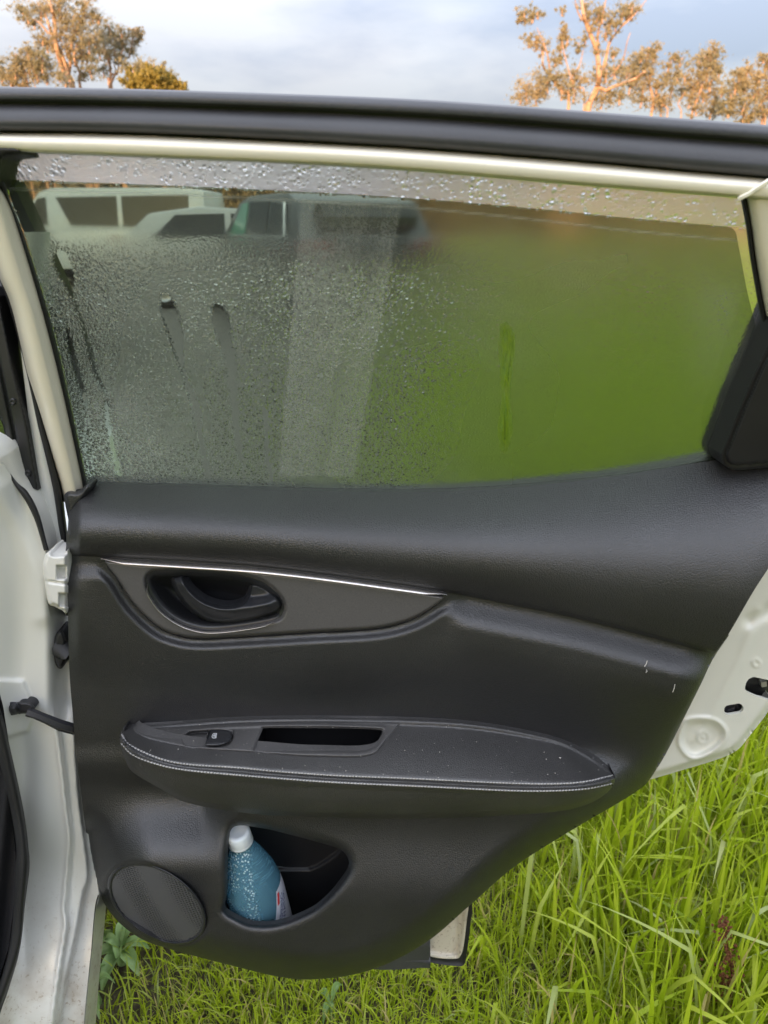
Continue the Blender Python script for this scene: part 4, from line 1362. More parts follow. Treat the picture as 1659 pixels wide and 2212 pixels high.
for (ds, do, dz) in [(a_, b_, c_) for a_ in (-0.04, 0.04) for b_ in (-0.055, 0.055) for c_ in (-0.085, 0.085)]:
    bmv.append(CARP(0.86 + ds, 0.055 + do, 1.185 + dz))
mb.add(bmv, [[0, 1, 3, 2], [4, 6, 7, 5], [0, 4, 5, 1], [2, 3, 7, 6], [0, 2, 6, 4], [1, 5, 7, 3]])
mb.build("wing_mirror", M_BLACK, car, bevel=0.03, seg=3)


def wheel(parent, centre, axis, rad, width):
    c = np.array(centre); a = np.array(axis) / np.linalg.norm(axis)
    u = np.cross(a, [0, 0, 1.0]); u /= np.linalg.norm(u); w = np.cross(a, u)
    def ring(prof, mat, nm, par):
        v, f = [], []; S = 28
        for r, o in prof:
            for k in range(S):
                t = 2 * math.pi * k / S
                v.append(c + a * o + r * (math.cos(t) * u + math.sin(t) * w))
        for j in range(len(prof) - 1):
            for k in range(S):
                f.append([j * S + k, j * S + (k + 1) % S, (j + 1) * S + (k + 1) % S, (j + 1) * S + k])
        return mesh(nm, v, f, mat, par)
    tyre = ring([(rad * 0.66, width * .45), (rad * 0.8, width * .5), (rad * 0.96, width * .42), (rad, width * .2), (rad, -width * .2), (rad * .96, -width * .42), (rad * .66, -width * .45)], M_TYRE, "wheel", parent)
    ring([(0.01, width * .38), (rad * 0.2, width * .40), (rad * 0.5, width * .30), (rad * 0.64, width * .40), (rad * .67, width * .46)], M_RIM, "rim", tyre)
    return tyre


wheel(car, CARP(1.70, -0.10, 0.34), (CX_, SX_, 0), 0.34, 0.2)

# ------------------------------------------------------------------ bottle in the door pocket
T0 = Vector(PD(514, 1797, 0.050)); B0 = Vector(PD(580, 2022, 0.030))
axis = (B0 - T0).normalized(); BL = (B0 - T0).length
uu = axis.cross(Vector((0, 1, 0))).normalized(); ww = axis.cross(uu).normalized()
bottle = empty("water_bottle", B0)
tag(bottle, "blue plastic water bottle with white cap standing in the door pocket", "bottle")


def lathe(prof, seg=48, a0=0.0, a1=2 * math.pi):
    full = abs(a1 - a0 - 2 * math.pi) < 1e-6
    S = seg if full else seg + 1
    v, f = [], []
    for s, r in prof:
        s, r = float(s), float(r)
        for k in range(S):
            t = a0 + (a1 - a0) * k / seg
            v.append(T0 + axis * s + r * (math.cos(t) * uu + math.sin(t) * ww))
    for j in range(len(prof) - 1):
        for k in range(seg):
            k2 = (k + 1) % S if full else k + 1
            f.append([j * S + k, j * S + k2, (j + 1) * S + k2, (j + 1) * S + k])
    return [tuple(x) for x in v], f


BPROF = [(0.016, 0.0125), (0.026, 0.0128), (0.030, 0.0150), (0.040, 0.0205), (0.060, 0.0275), (0.080, 0.0330), (0.100, 0.0362), (0.120, 0.0375), (BL * 0.85, 0.0375), (BL * 0.96, 0.037), (BL, 0.031), (BL, 0.001)]


def brad(s): return float(np.interp(s, [p[0] for p in BPROF], [p[1] for p in BPROF]))


bp = catmull(BPROF[:-2], 50)
bp = [tuple(x) for x in bp] + BPROF[-2:]
mbt, ntb, bb, ob_ = new_mat("blue_bottle_plastic")
tb_ = N(ntb, "ShaderNodeTexCoord")
vb = N(ntb, "ShaderNodeTexVoronoi", i_Scale=300.0); ntb.links.new(tb_.outputs["Object"], vb.inputs["Vector"])
nb = N(ntb, "ShaderNodeTexNoise", i_Scale=36.0, i_Detail=3.0); ntb.links.new(tb_.outputs["Object"], nb.inputs["Vector"])
sxb = N(ntb, "ShaderNodeSeparateXYZ"); ntb.links.new(tb_.outputs["Object"], sxb.inputs[0])
zone = math_n(ntb, 'MULTIPLY', mrange(ntb, sxb.outputs["Z"], 0.075, 0.090), mrange(ntb, nb.outputs["Fac"], 0.34, 0.50))
xz = math_n(ntb, 'ADD', sxb.outputs["X"], math_n(ntb, 'MULTIPLY', sxb.outputs["Z"], 0.105))
zone = math_n(ntb, 'MULTIPLY', zone, mrange(ntb, xz, 0.016, 0.008))
drop = math_n(ntb, 'MULTIPLY', mrange(ntb, vb.outputs["Distance"], 0.55, 0.1), zone)
bb.inputs["Base Color"].default_value = (0.34, 0.72, 0.92, 1)
bb.inputs["Transmission Weight"].default_value = 0.80
bb.inputs["IOR"].default_value = 1.28
bb.inputs["Roughness"].default_value = 0.08
bmc = ramp(ntb, drop, [(0.15, (0.13, 0.42, 0.58)), (0.6, (0.78, 0.93, 0.96))])
nd_ = N(ntb, "ShaderNodeBsdfTranslucent"); nd_.inputs["Color"].default_value = (0.62, 0.84, 0.90, 1)
nd2 = N(ntb, "ShaderNodeBsdfDiffuse"); nd2.inputs["Color"].default_value = (0.68, 0.86, 0.90, 1)
ntb.links.new(bmc, nd_.inputs["Color"]); ntb.links.new(bmc, nd2.inputs["Color"])
mxa = N(ntb, "ShaderNodeMixShader"); mxa.inputs[0].default_value = 0.6
ntb.links.new(nd_.outputs[0], mxa.inputs[1]); ntb.links.new(nd2.outputs[0], mxa.inputs[2])
bub = N(ntb, "ShaderNodeBump", i_Strength=0.6, i_Distance=0.0012)
ntb.links.new(drop, bub.inputs["Height"]); ntb.links.new(bub.outputs[0], bb.inputs["Normal"])
mxb = N(ntb, "ShaderNodeMixShader")
ntb.links.new(math_n(ntb, 'MULTIPLY_ADD', drop, 0.85), mxb.inputs[0])
mxb.inputs[0].links[0].from_node.inputs[2].default_value = 0.16
ntb.links.new(bb.outputs[0], mxb.inputs[1]); ntb.links.new(mxa.outputs[0], mxb.inputs[2])
ntb.links.new(mxb.outputs[0], ob_.inputs["Surface"])
v, f = lathe(bp); mesh("bottle_body", v, f, mbt, bottle)
# cap with ribs
capm, ntc, bc, oc = new_mat("white_cap_plastic")
tcc = N(ntc, "ShaderNodeTexCoord"); ncc = N(ntc, "ShaderNodeTexNoise", i_Scale=60.0)
ntc.links.new(tcc.outputs["Object"], ncc.inputs["Vector"])
ntc.links.new(ramp(ntc, ncc.outputs["Fac"], [(0.35, (0.70, 0.76, 0.78)), (0.65, (0.80, 0.84, 0.85))]), bc.inputs["Base Color"])
bc.inputs["Roughness"].default_value = 0.38
bc.inputs["Subsurface Weight"].default_value = 0.3; bc.inputs["Subsurface Radius"].default_value = (0.004, 0.004, 0.005)
cv, cf = [], []; S = 120
cp = [(0.0002, 0.0001), (0.0000, 0.008), (-0.0008, 0.0092), (-0.0008, 0.0120), (0.0002, 0.0138), (0.0016, 0.0148), (0.0150, 0.0154), (0.0154, 0.0150), (0.0160, 0.0155), (0.0185, 0.0156), (0.0188, 0.0130)]
for j, (s, r) in enumerate(cp):
    for k in range(S):
        t = 2 * math.pi * k / S
        rr = r - (0.00035 if (j in (5, 6) and k % 2) else 0)
        cv.append(tuple(T0 + axis * s + rr * (math.cos(t) * uu + math.sin(t) * ww)))
for j in range(len(cp) - 1):
    for k in range(S):
        cf.append([j * S + k, j * S + (k + 1) % S, (j + 1) * S + (k + 1) % S, (j + 1) * S + k])
mesh("cap", cv, cf, capm, bottle)
# wrap-around label on the right flank: angle that faces the camera first
tocam = (Vector((0, 0, CAMZ)) - (T0 + axis * 0.14)).normalized()
fa = math.atan2(tocam.dot(ww), tocam.dot(uu))
rgt = 1.0 if (math.cos(fa + 0.3) * uu + math.sin(fa + 0.3) * ww).x > (math.cos(fa) * uu + math.sin(fa) * ww).x else -1.0
LS0 = 0.098


def lab(a, s, lift):
    s = float(s); r = float(brad(s) + lift)
    t = float(fa + rgt * a)
    return tuple(T0 + axis * s + r * (math.cos(t) * uu + math.sin(t) * ww))


def lab_patch(name, mat, fn, na=24, ns=16, lift=0.0005):
    v, f = [], []
    for j in range(ns + 1):
        for i in range(na + 1):
            a, s = fn(i / na, j / ns); v.append(lab(a, s, lift))
    for j in range(ns):
        for i in range(na):
            k = j * (na + 1) + i
            f.append([k, k + 1, k + na + 2, k + na + 1])
    return mesh(name, v, f, mat, bottle)


M_LABEL = plastic("white_label_paper", (0.72, 0.75, 0.82), 0.45, var=0.05)
M_RED = plastic("red_print", (0.62, 0.03, 0.03), 0.5, var=0.05)
M_NAVY = plastic("navy_print", (0.03, 0.06, 0.22), 0.5, var=0.05)
LS1 = BL * 0.93


def labc(u, vv):
    """label frame: u runs up along its slanting edge, vv away from it"""
    j = 1 - u
    return 0.72 - 0.85 * j + vv, LS0 + (LS1 - LS0) * j


lab_patch("label", M_LABEL, lambda i, j: labc(1 - j, 1.5 * i))
lab_patch("label_badge", M_RED, lambda i, j: labc(0.96 - 0.17 * j, 0.05 + 0.11 * i), 6, 6, 0.0009)
for k in range(2):
    tv, tf = text_mesh(("SPRING", "WATER")[k], 0.16)
    pts = [lab(*labc(0.70 + x_ * 0.70 - 0.05 * k, 0.30 + 0.18 * k - y_ * 1.4), 0.0011) for x_, y_, _ in tv]
    mesh("label_lettering", pts, tf, M_NAVY, bottle, smooth=False)
for u0, u1, v0 in ((0.55, 0.92, 0.19), (0.58, 0.80, 0.22)):
    q_ = [labc(u0, v0), labc(u0, v0 + 0.02), labc(u1, v0 + 0.02), labc(u1, v0)]
    mesh("label_line", [lab(a_, s_, 0.0009) for a_, s_ in q_], [[0, 1, 2, 3]], M_NAVY, bottle, smooth=False)

# crumbs and dust grains lying on the armrest, scuffs on the trim
mb = MB()
for k in range(95):
    x = random.uniform(300, 1300); y = random.uniform(float(atop(x)) + 6, float(st1(x)) - 4)
    if k < 8: x, y = [(1210, 1637), (1098, 1577), (640, 1548), (706, 1640), (958, 1590), (1180, 1640), (610, 1660), (1000, 1600)][k]
    ins_g = sdist(np.array([x]), np.array([y]), GRAB)[0] > 0
    if ins_g: continue
    r = random.uniform(0.00025, 0.0007) * (2.2 if k == 0 else 1.0)
    c = PD(x, y, harm(np.array([x]), np.array([y]))[0] + 0.0042 + r * 0.3)
    v = [c + r * np.array(d) for d in ((1, 0, 0), (-1, .2, 0), (0, 1, .1), (0, -1, 0), (0.1, 0, .7), (0, 0, -.7))]
    mb.add(v, [[0, 2, 4], [2, 1, 4], [1, 3, 4], [3, 0, 4], [2, 0, 5], [1, 2, 5], [3, 1, 5], [0, 3, 5]])
for pts in ([(1398, 1427), (1396, 1434), (1392, 1440)], [(1396, 1447), (1398, 1450), (1395, 1453)], [(1458, 1479), (1456, 1488), (1453, 1495)]):
    pp = [PD(x, y, hl(np.array([float(x)]), np.array([float(y)]))[0] + 0.0006) for x, y in pts]
    mb.tube(pp, 0.0005, 4)
o_ = mb.build("dust_specks", plastic("pale_crumb", (0.5, 0.47, 0.42), 0.8), None, smooth=False)
tag(o_, "pale crumbs and dust specks scattered over the black armrest", "dust", kind="stuff")

# ------------------------------------------------------------------ ground and grass
mgd, ntd, bd, od = new_mat("field_ground")
tdd = N(ntd, "ShaderNodeTexCoord")
ng1 = N(ntd, "ShaderNodeTexNoise", i_Scale=2.2, i_Detail=6.0); ntd.links.new(tdd.outputs["Object"], ng1.inputs["Vector"])
ng2 = N(ntd, "ShaderNodeTexNoise", i_Scale=60.0, i_Detail=4.0); ntd.links.new(tdd.outputs["Object"], ng2.inputs["Vector"])
sgd = N(ntd, "ShaderNodeVectorMath", operation='LENGTH'); ntd.links.new(tdd.outputs["Object"], sgd.inputs[0])
farm = mrange(ntd, sgd.outputs["Value"], 2.5, 5.0)
farf = mrange(ntd, sgd.outputs["Value"], 6.0, 14.0)
soil = ramp(ntd, ng2.outputs["Fac"], [(0.30, (0.028, 0.020, 0.013)), (0.55, (0.075, 0.062, 0.032)), (0.7, (0.085, 0.105, 0.022))])
turf = ramp(ntd, ng1.outputs["Fac"], [(0.3, (0.150, 0.240, 0.018)), (0.55, (0.200, 0.300, 0.022)), (0.75, (0.26, 0.28, 0.045))])
mxf = N(ntd, "ShaderNodeMixRGB"); ntd.links.new(farf, mxf.inputs["Fac"]); ntd.links.new(turf, mxf.inputs["Color1"])
ntd.links.new(ramp(ntd, ng1.outputs["Fac"], [(0.3, (0.085, 0.080, 0.030)), (0.7, (0.14, 0.115, 0.055))]), mxf.inputs["Color2"]); turf = mxf.outputs[0]
mxg = N(ntd, "ShaderNodeMixRGB"); ntd.links.new(farm, mxg.inputs["Fac"]); ntd.links.new(soil, mxg.inputs["Color1"]); ntd.links.new(turf, mxg.inputs["Color2"])
# bare gravel track in front of the car, to the left of the grass
sxd = N(ntd, "ShaderNodeSeparateXYZ"); ntd.links.new(tdd.outputs["Object"], sxd.inputs[0])
wobx = math_n(ntd, 'ADD', sxd.outputs["X"], math_n(ntd, 'MULTIPLY', ng1.outputs["Fac"], 0.7))
trk = math_n(ntd, 'MULTIPLY', mrange(ntd, wobx, 0.25, -0.05), math_n(ntd, 'MULTIPLY', mrange(ntd, sxd.outputs["Y"], 1.7, 2.3), mrange(ntd, sxd.outputs["Y"], 17.0, 14.5)))
grv = ramp(ntd, ng2.outputs["Fac"], [(0.3, (0.085, 0.078, 0.070)), (0.5, (0.16, 0.150, 0.140)), (0.7, (0.21, 0.185, 0.16))])
mxt = N(ntd, "ShaderNodeMixRGB"); ntd.links.new(trk, mxt.inputs["Fac"]); ntd.links.new(mxg.outputs[0], mxt.inputs["Color1"]); ntd.links.new(grv, mxt.inputs["Color2"])
ntd.links.new(mxt.outputs[0], bd.inputs["Base Color"]); bd.inputs["Roughness"].default_value = 0.95
bug_ = N(ntd, "ShaderNodeBump", i_Strength=0.6, i_Distance=0.03); ntd.links.new(ng2.outputs["Fac"], bug_.inputs["Height"]); ntd.links.new(bug_.outputs[0], bd.inputs["Normal"])
gx = np.concatenate([np.linspace(-900, -12, 14), np.linspace(-10, 10, 81), np.linspace(12, 900, 14)])
gy = np.concatenate([np.linspace(-600, -6, 10), np.linspace(-4, 14, 73), np.linspace(16, 1500, 16)])
GX, GY = np.meshgrid(gx, gy)


def gz(x, y): return 0.20 * sstep(4.5, 13.0, np.asarray(y, float)) + 0.02 * np.sin(x * 1.3 + 0.4) * np.cos(y * 1.1) * np.exp(-(np.hypot(x, y) / 14) ** 2)


gv = np.stack([GX.ravel(), GY.ravel(), gz(GX, GY).ravel()], -1)
W_ = len(gx); ii = (np.arange(len(gy) - 1)[:, None] * W_ + np.arange(W_ - 1)[None]).ravel()
ground = big_mesh("ground", gv, np.stack([ii, ii + 1, ii + W_ + 1, ii + W_], -1), mgd, None, True)
tag(ground, "grassy field under and around the car", None, kind="structure")


def blades(x, y, L, W, lean_az, bend, seg, kink=None):
    """arched tapering strips; returns verts and quads"""
    n = len(x); z0 = gz(x, y)
    t = np.linspace(0, 1, seg + 1)[None, :]
    ang = bend[:, None] * t ** 1.4                       # tilt from upright along the blade
    if kink is not None:
        ang = ang + kink[:, None] * sstep(0.55, 0.68, t)
    dl = L[:, None] / seg
    rad = np.cumsum(np.sin(ang) * dl, 1) - np.sin(ang[:, :1]) * dl
    up = np.cumsum(np.cos(ang) * dl, 1) - np.cos(ang[:, :1]) * dl
    up = np.maximum(up, 0.004)
    ca, sa = np.cos(lean_az)[:, None], np.sin(lean_az)[:, None]
    cx = x[:, None] + rad * ca; cyy = y[:, None] + rad * sa; cz = z0[:, None] + up
    w = W[:, None] * np.where(t < 0.25, 0.7 + 1.2 * t, 1.0) * np.clip((1 - t) * 2.2, 0.04, 1) * 0.5
    tw = lean_az[:, None] + math.pi / 2 + rng.uniform(-0.9, 0.9, (n, 1))
    wx, wy = np.cos(tw) * w, np.sin(tw) * w
    dz = w * 0.35
    l = np.stack([cx - wx, cyy - wy, cz + dz], -1); r = np.stack([cx + wx, cyy + wy, cz + dz], -1)
    m = np.stack([cx, cyy, cz], -1)
    v = np.stack([l, r], 2).reshape(n, -1, 3)
    base = (np.arange(n) * (2 * (seg + 1)))[:, None]
    k = (np.arange(seg) * 2)[None]
    q = np.stack([base + k, base + k + 1, base + k + 3, base + k + 2], -1).reshape(-1, 4)
    return v.reshape(-1, 3), q, 2 * (seg + 1)


def grass(name, parts, mat, label):
    V, Q, A = [], [], []; off = 0
    for (v, q, per), col in parts:
        V.append(v); Q.append(q + off); A.append(np.repeat(col, per)); off += len(v)
    o = big_mesh(name, np.vstack(V), np.vstack(Q), mat, None, True, {"shade": np.concatenate(A)})
    tag(o, label, "grass", kind="stuff")
    return o


M_GRASS = leafy("grass_blade", [(0.160, 0.235, 0.010), (0.275, 0.375, 0.012), (0.385, 0.490, 0.020), (0.450, 0.520, 0.045), (0.400, 0.460, 0.190), (0.58, 0.45, 0.18)], 0.5, 0.42, attr="shade")


def body_clear(x, y):
    """keep blades out of the car's own footprint"""
    s = -(x + 0.39) * SX_ + (y - 0.75) * CX_; o = (x + 0.39) * CX_ + (y - 0.75) * SX_
    return np.where(s > 0.7, o > 0.03, np.where(s > 0.04, o > -0.17, x > -0.50))


def tallness(x, y):
    """short turf near the car, tall rank grass to the right"""
    return sstep(0.05, 0.55, x - 0.25 * (y - 0.8))


def scatter(n, x0, x1, y0, y1, pw=1.0):
    x = rng.uniform(x0, x1, n); y = y0 + (y1 - y0) * rng.uniform(0, 1, n) ** pw
    k = body_clear(x, y)
    return x[k], y[k]


parts = []
# short turf
x, y = scatter(70000, -0.75, 1.35, 0.35, 2.1, 1.2)
keep = rng.uniform(0, 1, len(x)) > 0.92 * np.exp(-(np.hypot(x + 0.575, y - 1.0) / 0.15) ** 2)
x, y = x[keep], y[keep]
tl = tallness(x, y); n = len(x)
L = rng.uniform(0.035, 0.10, n) * (1 + 0.7 * tl); W = rng.uniform(0.0018, 0.0046, n)
shade = np.clip(rng.normal(0.50, 0.14, n), 0.04, 0.78); shade[rng.uniform(0, 1, n) < 0.08] = 0.95
parts.append((blades(x, y, L, W, rng.uniform(0, 2 * math.pi, n), rng.uniform(0.2, 1.5, n), 3), shade))
# tall blades
x, y = scatter(33000, -0.1, 3.2, 0.45, 3.8, 1.25)
tl = tallness(x, y); keep = rng.uniform(0, 1, len(x)) < tl
x, y = x[keep], y[keep]; n = len(x); tl = tl[keep]
L = rng.uniform(0.12, 0.36, n) * (0.55 + 0.45 * tl); W = rng.uniform(0.0042, 0.0105, n)
az = rng.normal(R(250), 1.5, n); bend = np.abs(rng.normal(0.45, 0.4, n))
kink = np.where(rng.uniform(0, 1, n) < 0.18, rng.uniform(0.9, 1.9, n), 0)
shade = np.clip(rng.normal(0.44, 0.15, n), 0.02, 0.80); shade[rng.uniform(0, 1, n) < 0.05] = 0.97
parts.append((blades(x, y, L, W, az, bend, 6, kink), shade))
# broad pale arching leaves standing out of the rest
x, y = scatter(700, 0.25, 2.6, 0.6, 3.2, 1.1); n = len(x)
parts.append((blades(x, y, rng.uniform(0.28, 0.50, n), rng.uniform(0.008, 0.012, n), rng.uniform(0, 2 * math.pi, n), rng.uniform(0.5, 1.1, n), 9, rng.uniform(0.5, 1.4, n)), np.clip(rng.normal(0.70, 0.08, n), 0.4, 0.84)))
grass("near_grass", parts, M_GRASS, "bright green grass, short by the car and tall and rank to the right")
# farther grass seen through the fogged window and past its rear edge
parts = []
x, y = scatter(34000, -5, 9, 2.0, 13, 1.3); k_ = (x > 0.0 + 0.25 * np.sin(y * 2.1)) | (y > 15); x, y = x[k_], y[k_]; n = len(x)
parts.append((blades(x, y, rng.uniform(0.15, 0.40, n), rng.uniform(0.010, 0.022, n), rng.uniform(0, 2 * math.pi, n), rng.uniform(0.1, 0.9, n), 3), np.clip(rng.normal(0.42, 0.16, n), 0, 0.85)))
x = rng.uniform(-4, 22, 16000); y = rng.uniform(12, 40, 16000)
parts.append((blades(x, y, rng.uniform(0.25, 0.6, 16000), rng.uniform(0.03, 0.06, 16000), rng.uniform(0, 2 * math.pi, 16000), rng.uniform(0.1, 0.8, 16000), 2), np.clip(rng.normal(0.60, 0.2, 16000), 0, 1)))
grass("field_grass", parts, M_GRASS, "rough field grass stretching away behind the open door")

# broad-leaved plantain by the sill
M_PLANT = leafy("plantain_leaf", [(0.22, 0.34, 0.12), (0.30, 0.44, 0.17), (0.40, 0.52, 0.27)], 0.4, 0.45, scale=26.0)


def leaf_mesh(par, base, az, L, W, rise, droop):
    nl, nw = 12, 8; v, f = [], []
    for i in range(nl + 1):
        t = i / nl
        w = W * (math.sin(math.pi * min(1, (t * 0.92 + 0.03)) ** 0.85)) ** 0.8 if t > 0.14 else W * 0.16
        rr = L * t; zz = rise * math.sin(t * math.pi * 0.75) - droop * t * t
        for j in range(nw + 1):
            u = j / nw * 2 - 1
            rib = 0.0022 * math.cos(u * math.pi * 3) * (1 - abs(u) * 0.4) * math.sin(math.pi * t)
            vx, vy = rr, u * w * 0.5
            v.append((base[0] + vx * math.cos(az) - vy * math.sin(az), base[1] + vx * math.sin(az) + vy * math.cos(az), base[2] + zz + rib + 0.012 * abs(u) ** 1.5 * (w / W)))
    for i in range(nl):
        for j in range(nw):
            k = i * (nw + 1) + j
            f.append([k, k + 1, k + nw + 2, k + nw + 1])
    return mesh("leaf", v, f, M_PLANT, par)


def plantain(px, py, leaves, label, sc=1.0):
    b = PG(px, py, 0.02)
    r = empty("plantain_weed", (b[0], b[1], 0.0))
    tag(r, label, "weed")
    for az, L, W, rise in leaves:
        leaf_mesh(r, (b[0], b[1], 0.03), R(az), L * sc, W * sc, rise * sc, 0.03 * sc)
    mbp = MB(); mbp.tube([(b[0], b[1], -0.01), (b[0], b[1], 0.035)], [0.012, 0.006], 8)
    mbp.build("crown_stem", M_PLANT, r)


plantain(262, 2062, [(95, .085, .034, .05), (150, .10, .036, .03), (10, .08, .036, .03), (205, .095, .036, .03), (262, .11, .042, .03), (318, .10, .040, .03), (60, .07, .03, .05), (285, .05, .026, .05), (170, .06, .028, .05)], "ribbed broad-leaved plantain weed growing beside the white sill", 0.72)
plantain(205, 2150, [(80, .06, .018, .05), (300, .07, .018, .03), (200, .05, .016, .04), (20, .05, .015, .05)], "small narrow-leaved weed in bare soil below the plantain", 0.8)
plantain(715, 2180, [(60, .07, .022, .05), (250, .06, .02, .04), (150, .05, .02, .05)], "single small broad leaf weed in the short grass under the door", 0.6)

# reddish dock seed stalks
M_DOCK = leafy("dock_seed", [(0.07, 0.022, 0.012), (0.15, 0.050, 0.022), (0.20, 0.08, 0.035)], 0.1, 0.7, scale=80.0)


def dock(px0, py0, px1, py1, label, nseed=130):
    a = np.array(PG(px0, py0, 0.0)); top = np.array(PY(px1, py1, a[1] + 0.01))
    r = empty("dock_stalk", (a[0], a[1], 0.0)); tag(r, label, "weed")
    path = catmull([a, a + (top - a) * 0.5 + np.array([0.006, 0, 0]), top], 16)
    MB().tube(path, np.linspace(0.003, 0.001, 16), 6).build("stem", M_DOCK, r)
    mb = MB()
    for k in range(nseed):
        t = random.uniform(0.35, 1.0); c = a + (top - a) * t
        spread = 0.016 * (1.15 - t) + 0.004
        c = c + np.array([random.gauss(0, spread), random.gauss(0, spread), random.gauss(0, 0.006)])
        s = random.uniform(0.0022, 0.0044)
        v = [c + s * np.array(d) for d in ((1, 0, 0), (-1, 0, 0), (0, 1, 0), (0, -1, 0), (0, 0, 1.2), (0, 0, -1.2))]
        mb.add(v, [[0, 2, 4], [2, 1, 4], [1, 3, 4], [3, 0, 4], [2, 0, 5], [1, 2, 5], [3, 1, 5], [0, 3, 5]])
    mb.build("seed_head", M_DOCK, r, smooth=False)['kind'] = "stuff"


dock(1585, 2225, 1563, 1990, "taller reddish brown dock seed stalk in the grass", 190)
dock(1548, 2210, 1527, 2118, "shorter rusty dock seed stalk leaning beside the taller one", 80)

# ------------------------------------------------------------------ trees
M_TRUNK = plastic("gum_bark", (0.36, 0.22, 0.14), 0.8, var=0.35)
M_GUM = leafy("gum_leaf", [(0.21, 0.20, 0.115), (0.29, 0.25, 0.14), (0.38, 0.28, 0.145)], 0.42, 0.5, scale=0.35)
M_GOLD = leafy("golden_leaf", [(0.20, 0.16, 0.035), (0.28, 0.22, 0.05)], 0.35, 0.55, scale=0.4)


def leaves(centres, radii, per, size, droop=0.6):
    """leaf-sized drooping faces filling clumps"""
    C, S = [], []
    for (c, r), n in zip(zip(centres, radii), per):
        d = rng.normal(0, 1, (n, 3)); d /= np.linalg.norm(d, axis=1)[:, None]
        rr = r * np.abs(rng.normal(0, 0.75, n))
        p = np.array(c) + d * rr[:, None] * np.array([1.0, 1.0, 0.72])
        C.append(p); S.append(rng.uniform(0.6, 1.4, n) * size)
    C = np.vstack(C); S = np.concatenate(S); n = len(C)
    az = rng.uniform(0, 2 * math.pi, n); tilt = rng.uniform(0.2, 1.3, n)
    a = np.stack([np.cos(az) * np.cos(tilt), np.sin(az) * np.cos(tilt), -np.sin(tilt)], -1)
    b = np.cross(a, rng.normal(0, 1, (n, 3))); b /= np.linalg.norm(b, axis=1)[:, None] + 1e-9
    l, w = S[:, None] * 0.5, S[:, None] * 0.17
    v = np.stack([C - a * l, C + b * w, C + a * l, C - b * w], 1).reshape(-1, 3)
    q = np.arange(n * 4).reshape(n, 4)
    return v, q


def tree(dist, limbs, clumps, label, leafmat=M_GUM, dens=1.0, leaf=0.16, group="eucalypts beyond the field", fat=1.12, name="gum_tree"):
    """limbs: [(points in the picture, base radius, tip radius)]; clumps: [(px, py, radius px)] at about `dist` metres"""
    k = dist / FPX * 1.0
    b0 = np.array(PY(limbs[0][0][0][0], limbs[0][0][0][1], dist))
    root = empty(name, (b0[0], dist, 0.0)); tag(root, label, "tree", group)
    tb = MB()
    for li, (pts, r0, r1) in enumerate(limbs):
        p3 = []
        for i, (a, b) in enumerate(pts):
            p3.append(PY(a, b, dist + (random.uniform(-0.8, 0.8) if i > 1 else 0)))
        if li == 0 or len(pts) > 2 and pts[0][1] >= 185:
            p3 = [np.array([p3[0][0] * 0.98, dist, -0.3])] + p3
        c = catmull(p3, 7 * len(p3))
        tb.tube(c, np.linspace(r0, r1, len(c)), 7)
    tips = tb
    cs, rs, ns = [], [], []
    for a, b, r in clumps:
        r = r * fat
        dd = dist + random.uniform(-1, 1) * r * k * 0.8
        c = np.array(PY(a, b, dd)); R0 = r * dd / FPX
        # break every clump into small sprays so the outline stays ragged
        m = max(9, int(r * 1.7))
        for _ in range(m):
            d = rng.normal(0, 1, 3); d /= np.linalg.norm(d)
            cc = c + d * R0 * rng.uniform(0.1, 1.6) * np.array([1, 1, 0.8])
            cs.append(cc); rs.append(R0 * rng.uniform(0.25, 0.75)); ns.append(max(6, int(30 * dens * rng.uniform(0.3, 1.6))))
        # twig joining the clump
        tb.tube([c + np.array([0, 0, -R0 * 0.9]), c + np.array([random.uniform(-.2, .2) * R0, 0, 0.0]), c + np.array([random.uniform(-.4, .4) * R0, 0, R0 * 0.5])], [0.07, 0.045, 0.02], 5)
    tb.build("trunk", M_TRUNK, root)
    v, q = leaves(cs, rs, ns, leaf)
    big_mesh("crown", v, q, leafmat, root, False)
    return root


DL = 62.0
tree(DL, [([(158, 196), (152, 175), (148, 165), (136, 150), (122, 100), (120, 72), (118, 40), (112, 20), (104, -10)], 0.38, 0.10),
          ([(174, 192), (176, 175), (170, 150), (160, 125), (164, 105), (170, 90)], 0.24, 0.06),
          ([(152, 172), (142, 140), (128, 105), (114, 80), (104, 50), (98, 30)], 0.16, 0.05),
          ([(120, 75), (104, 70), (88, 52), (70, 40)], 0.09, 0.03),
          ([(148, 165), (152, 140), (150, 115), (160, 80), (172, 50), (180, 30)], 0.12, 0.04)],
     [(47, 22, 17), (60, 35, 12), (85, 18, 20), (110, 22, 22), (128, 8, 22), (140, 30, 24), (155, 45, 18), (172, 38, 12), (180, 14, 16), (200, 30, 16), (212, 40, 9), (90, 80, 14), (100, 95, 14), (130, 72, 14), (152, 82, 18), (142, 105, 16), (170, 62, 14), (172, 100, 18), (190, 95, 16), (160, 125, 14), (185, 120, 16), (205, 85, 14), (118, 100, 10), (74, 50, 10), (196, 150, 14), (180, 160, 12)],
     "tall eucalyptus with orange lit trunk leaning left above the car roof", dens=1.0)
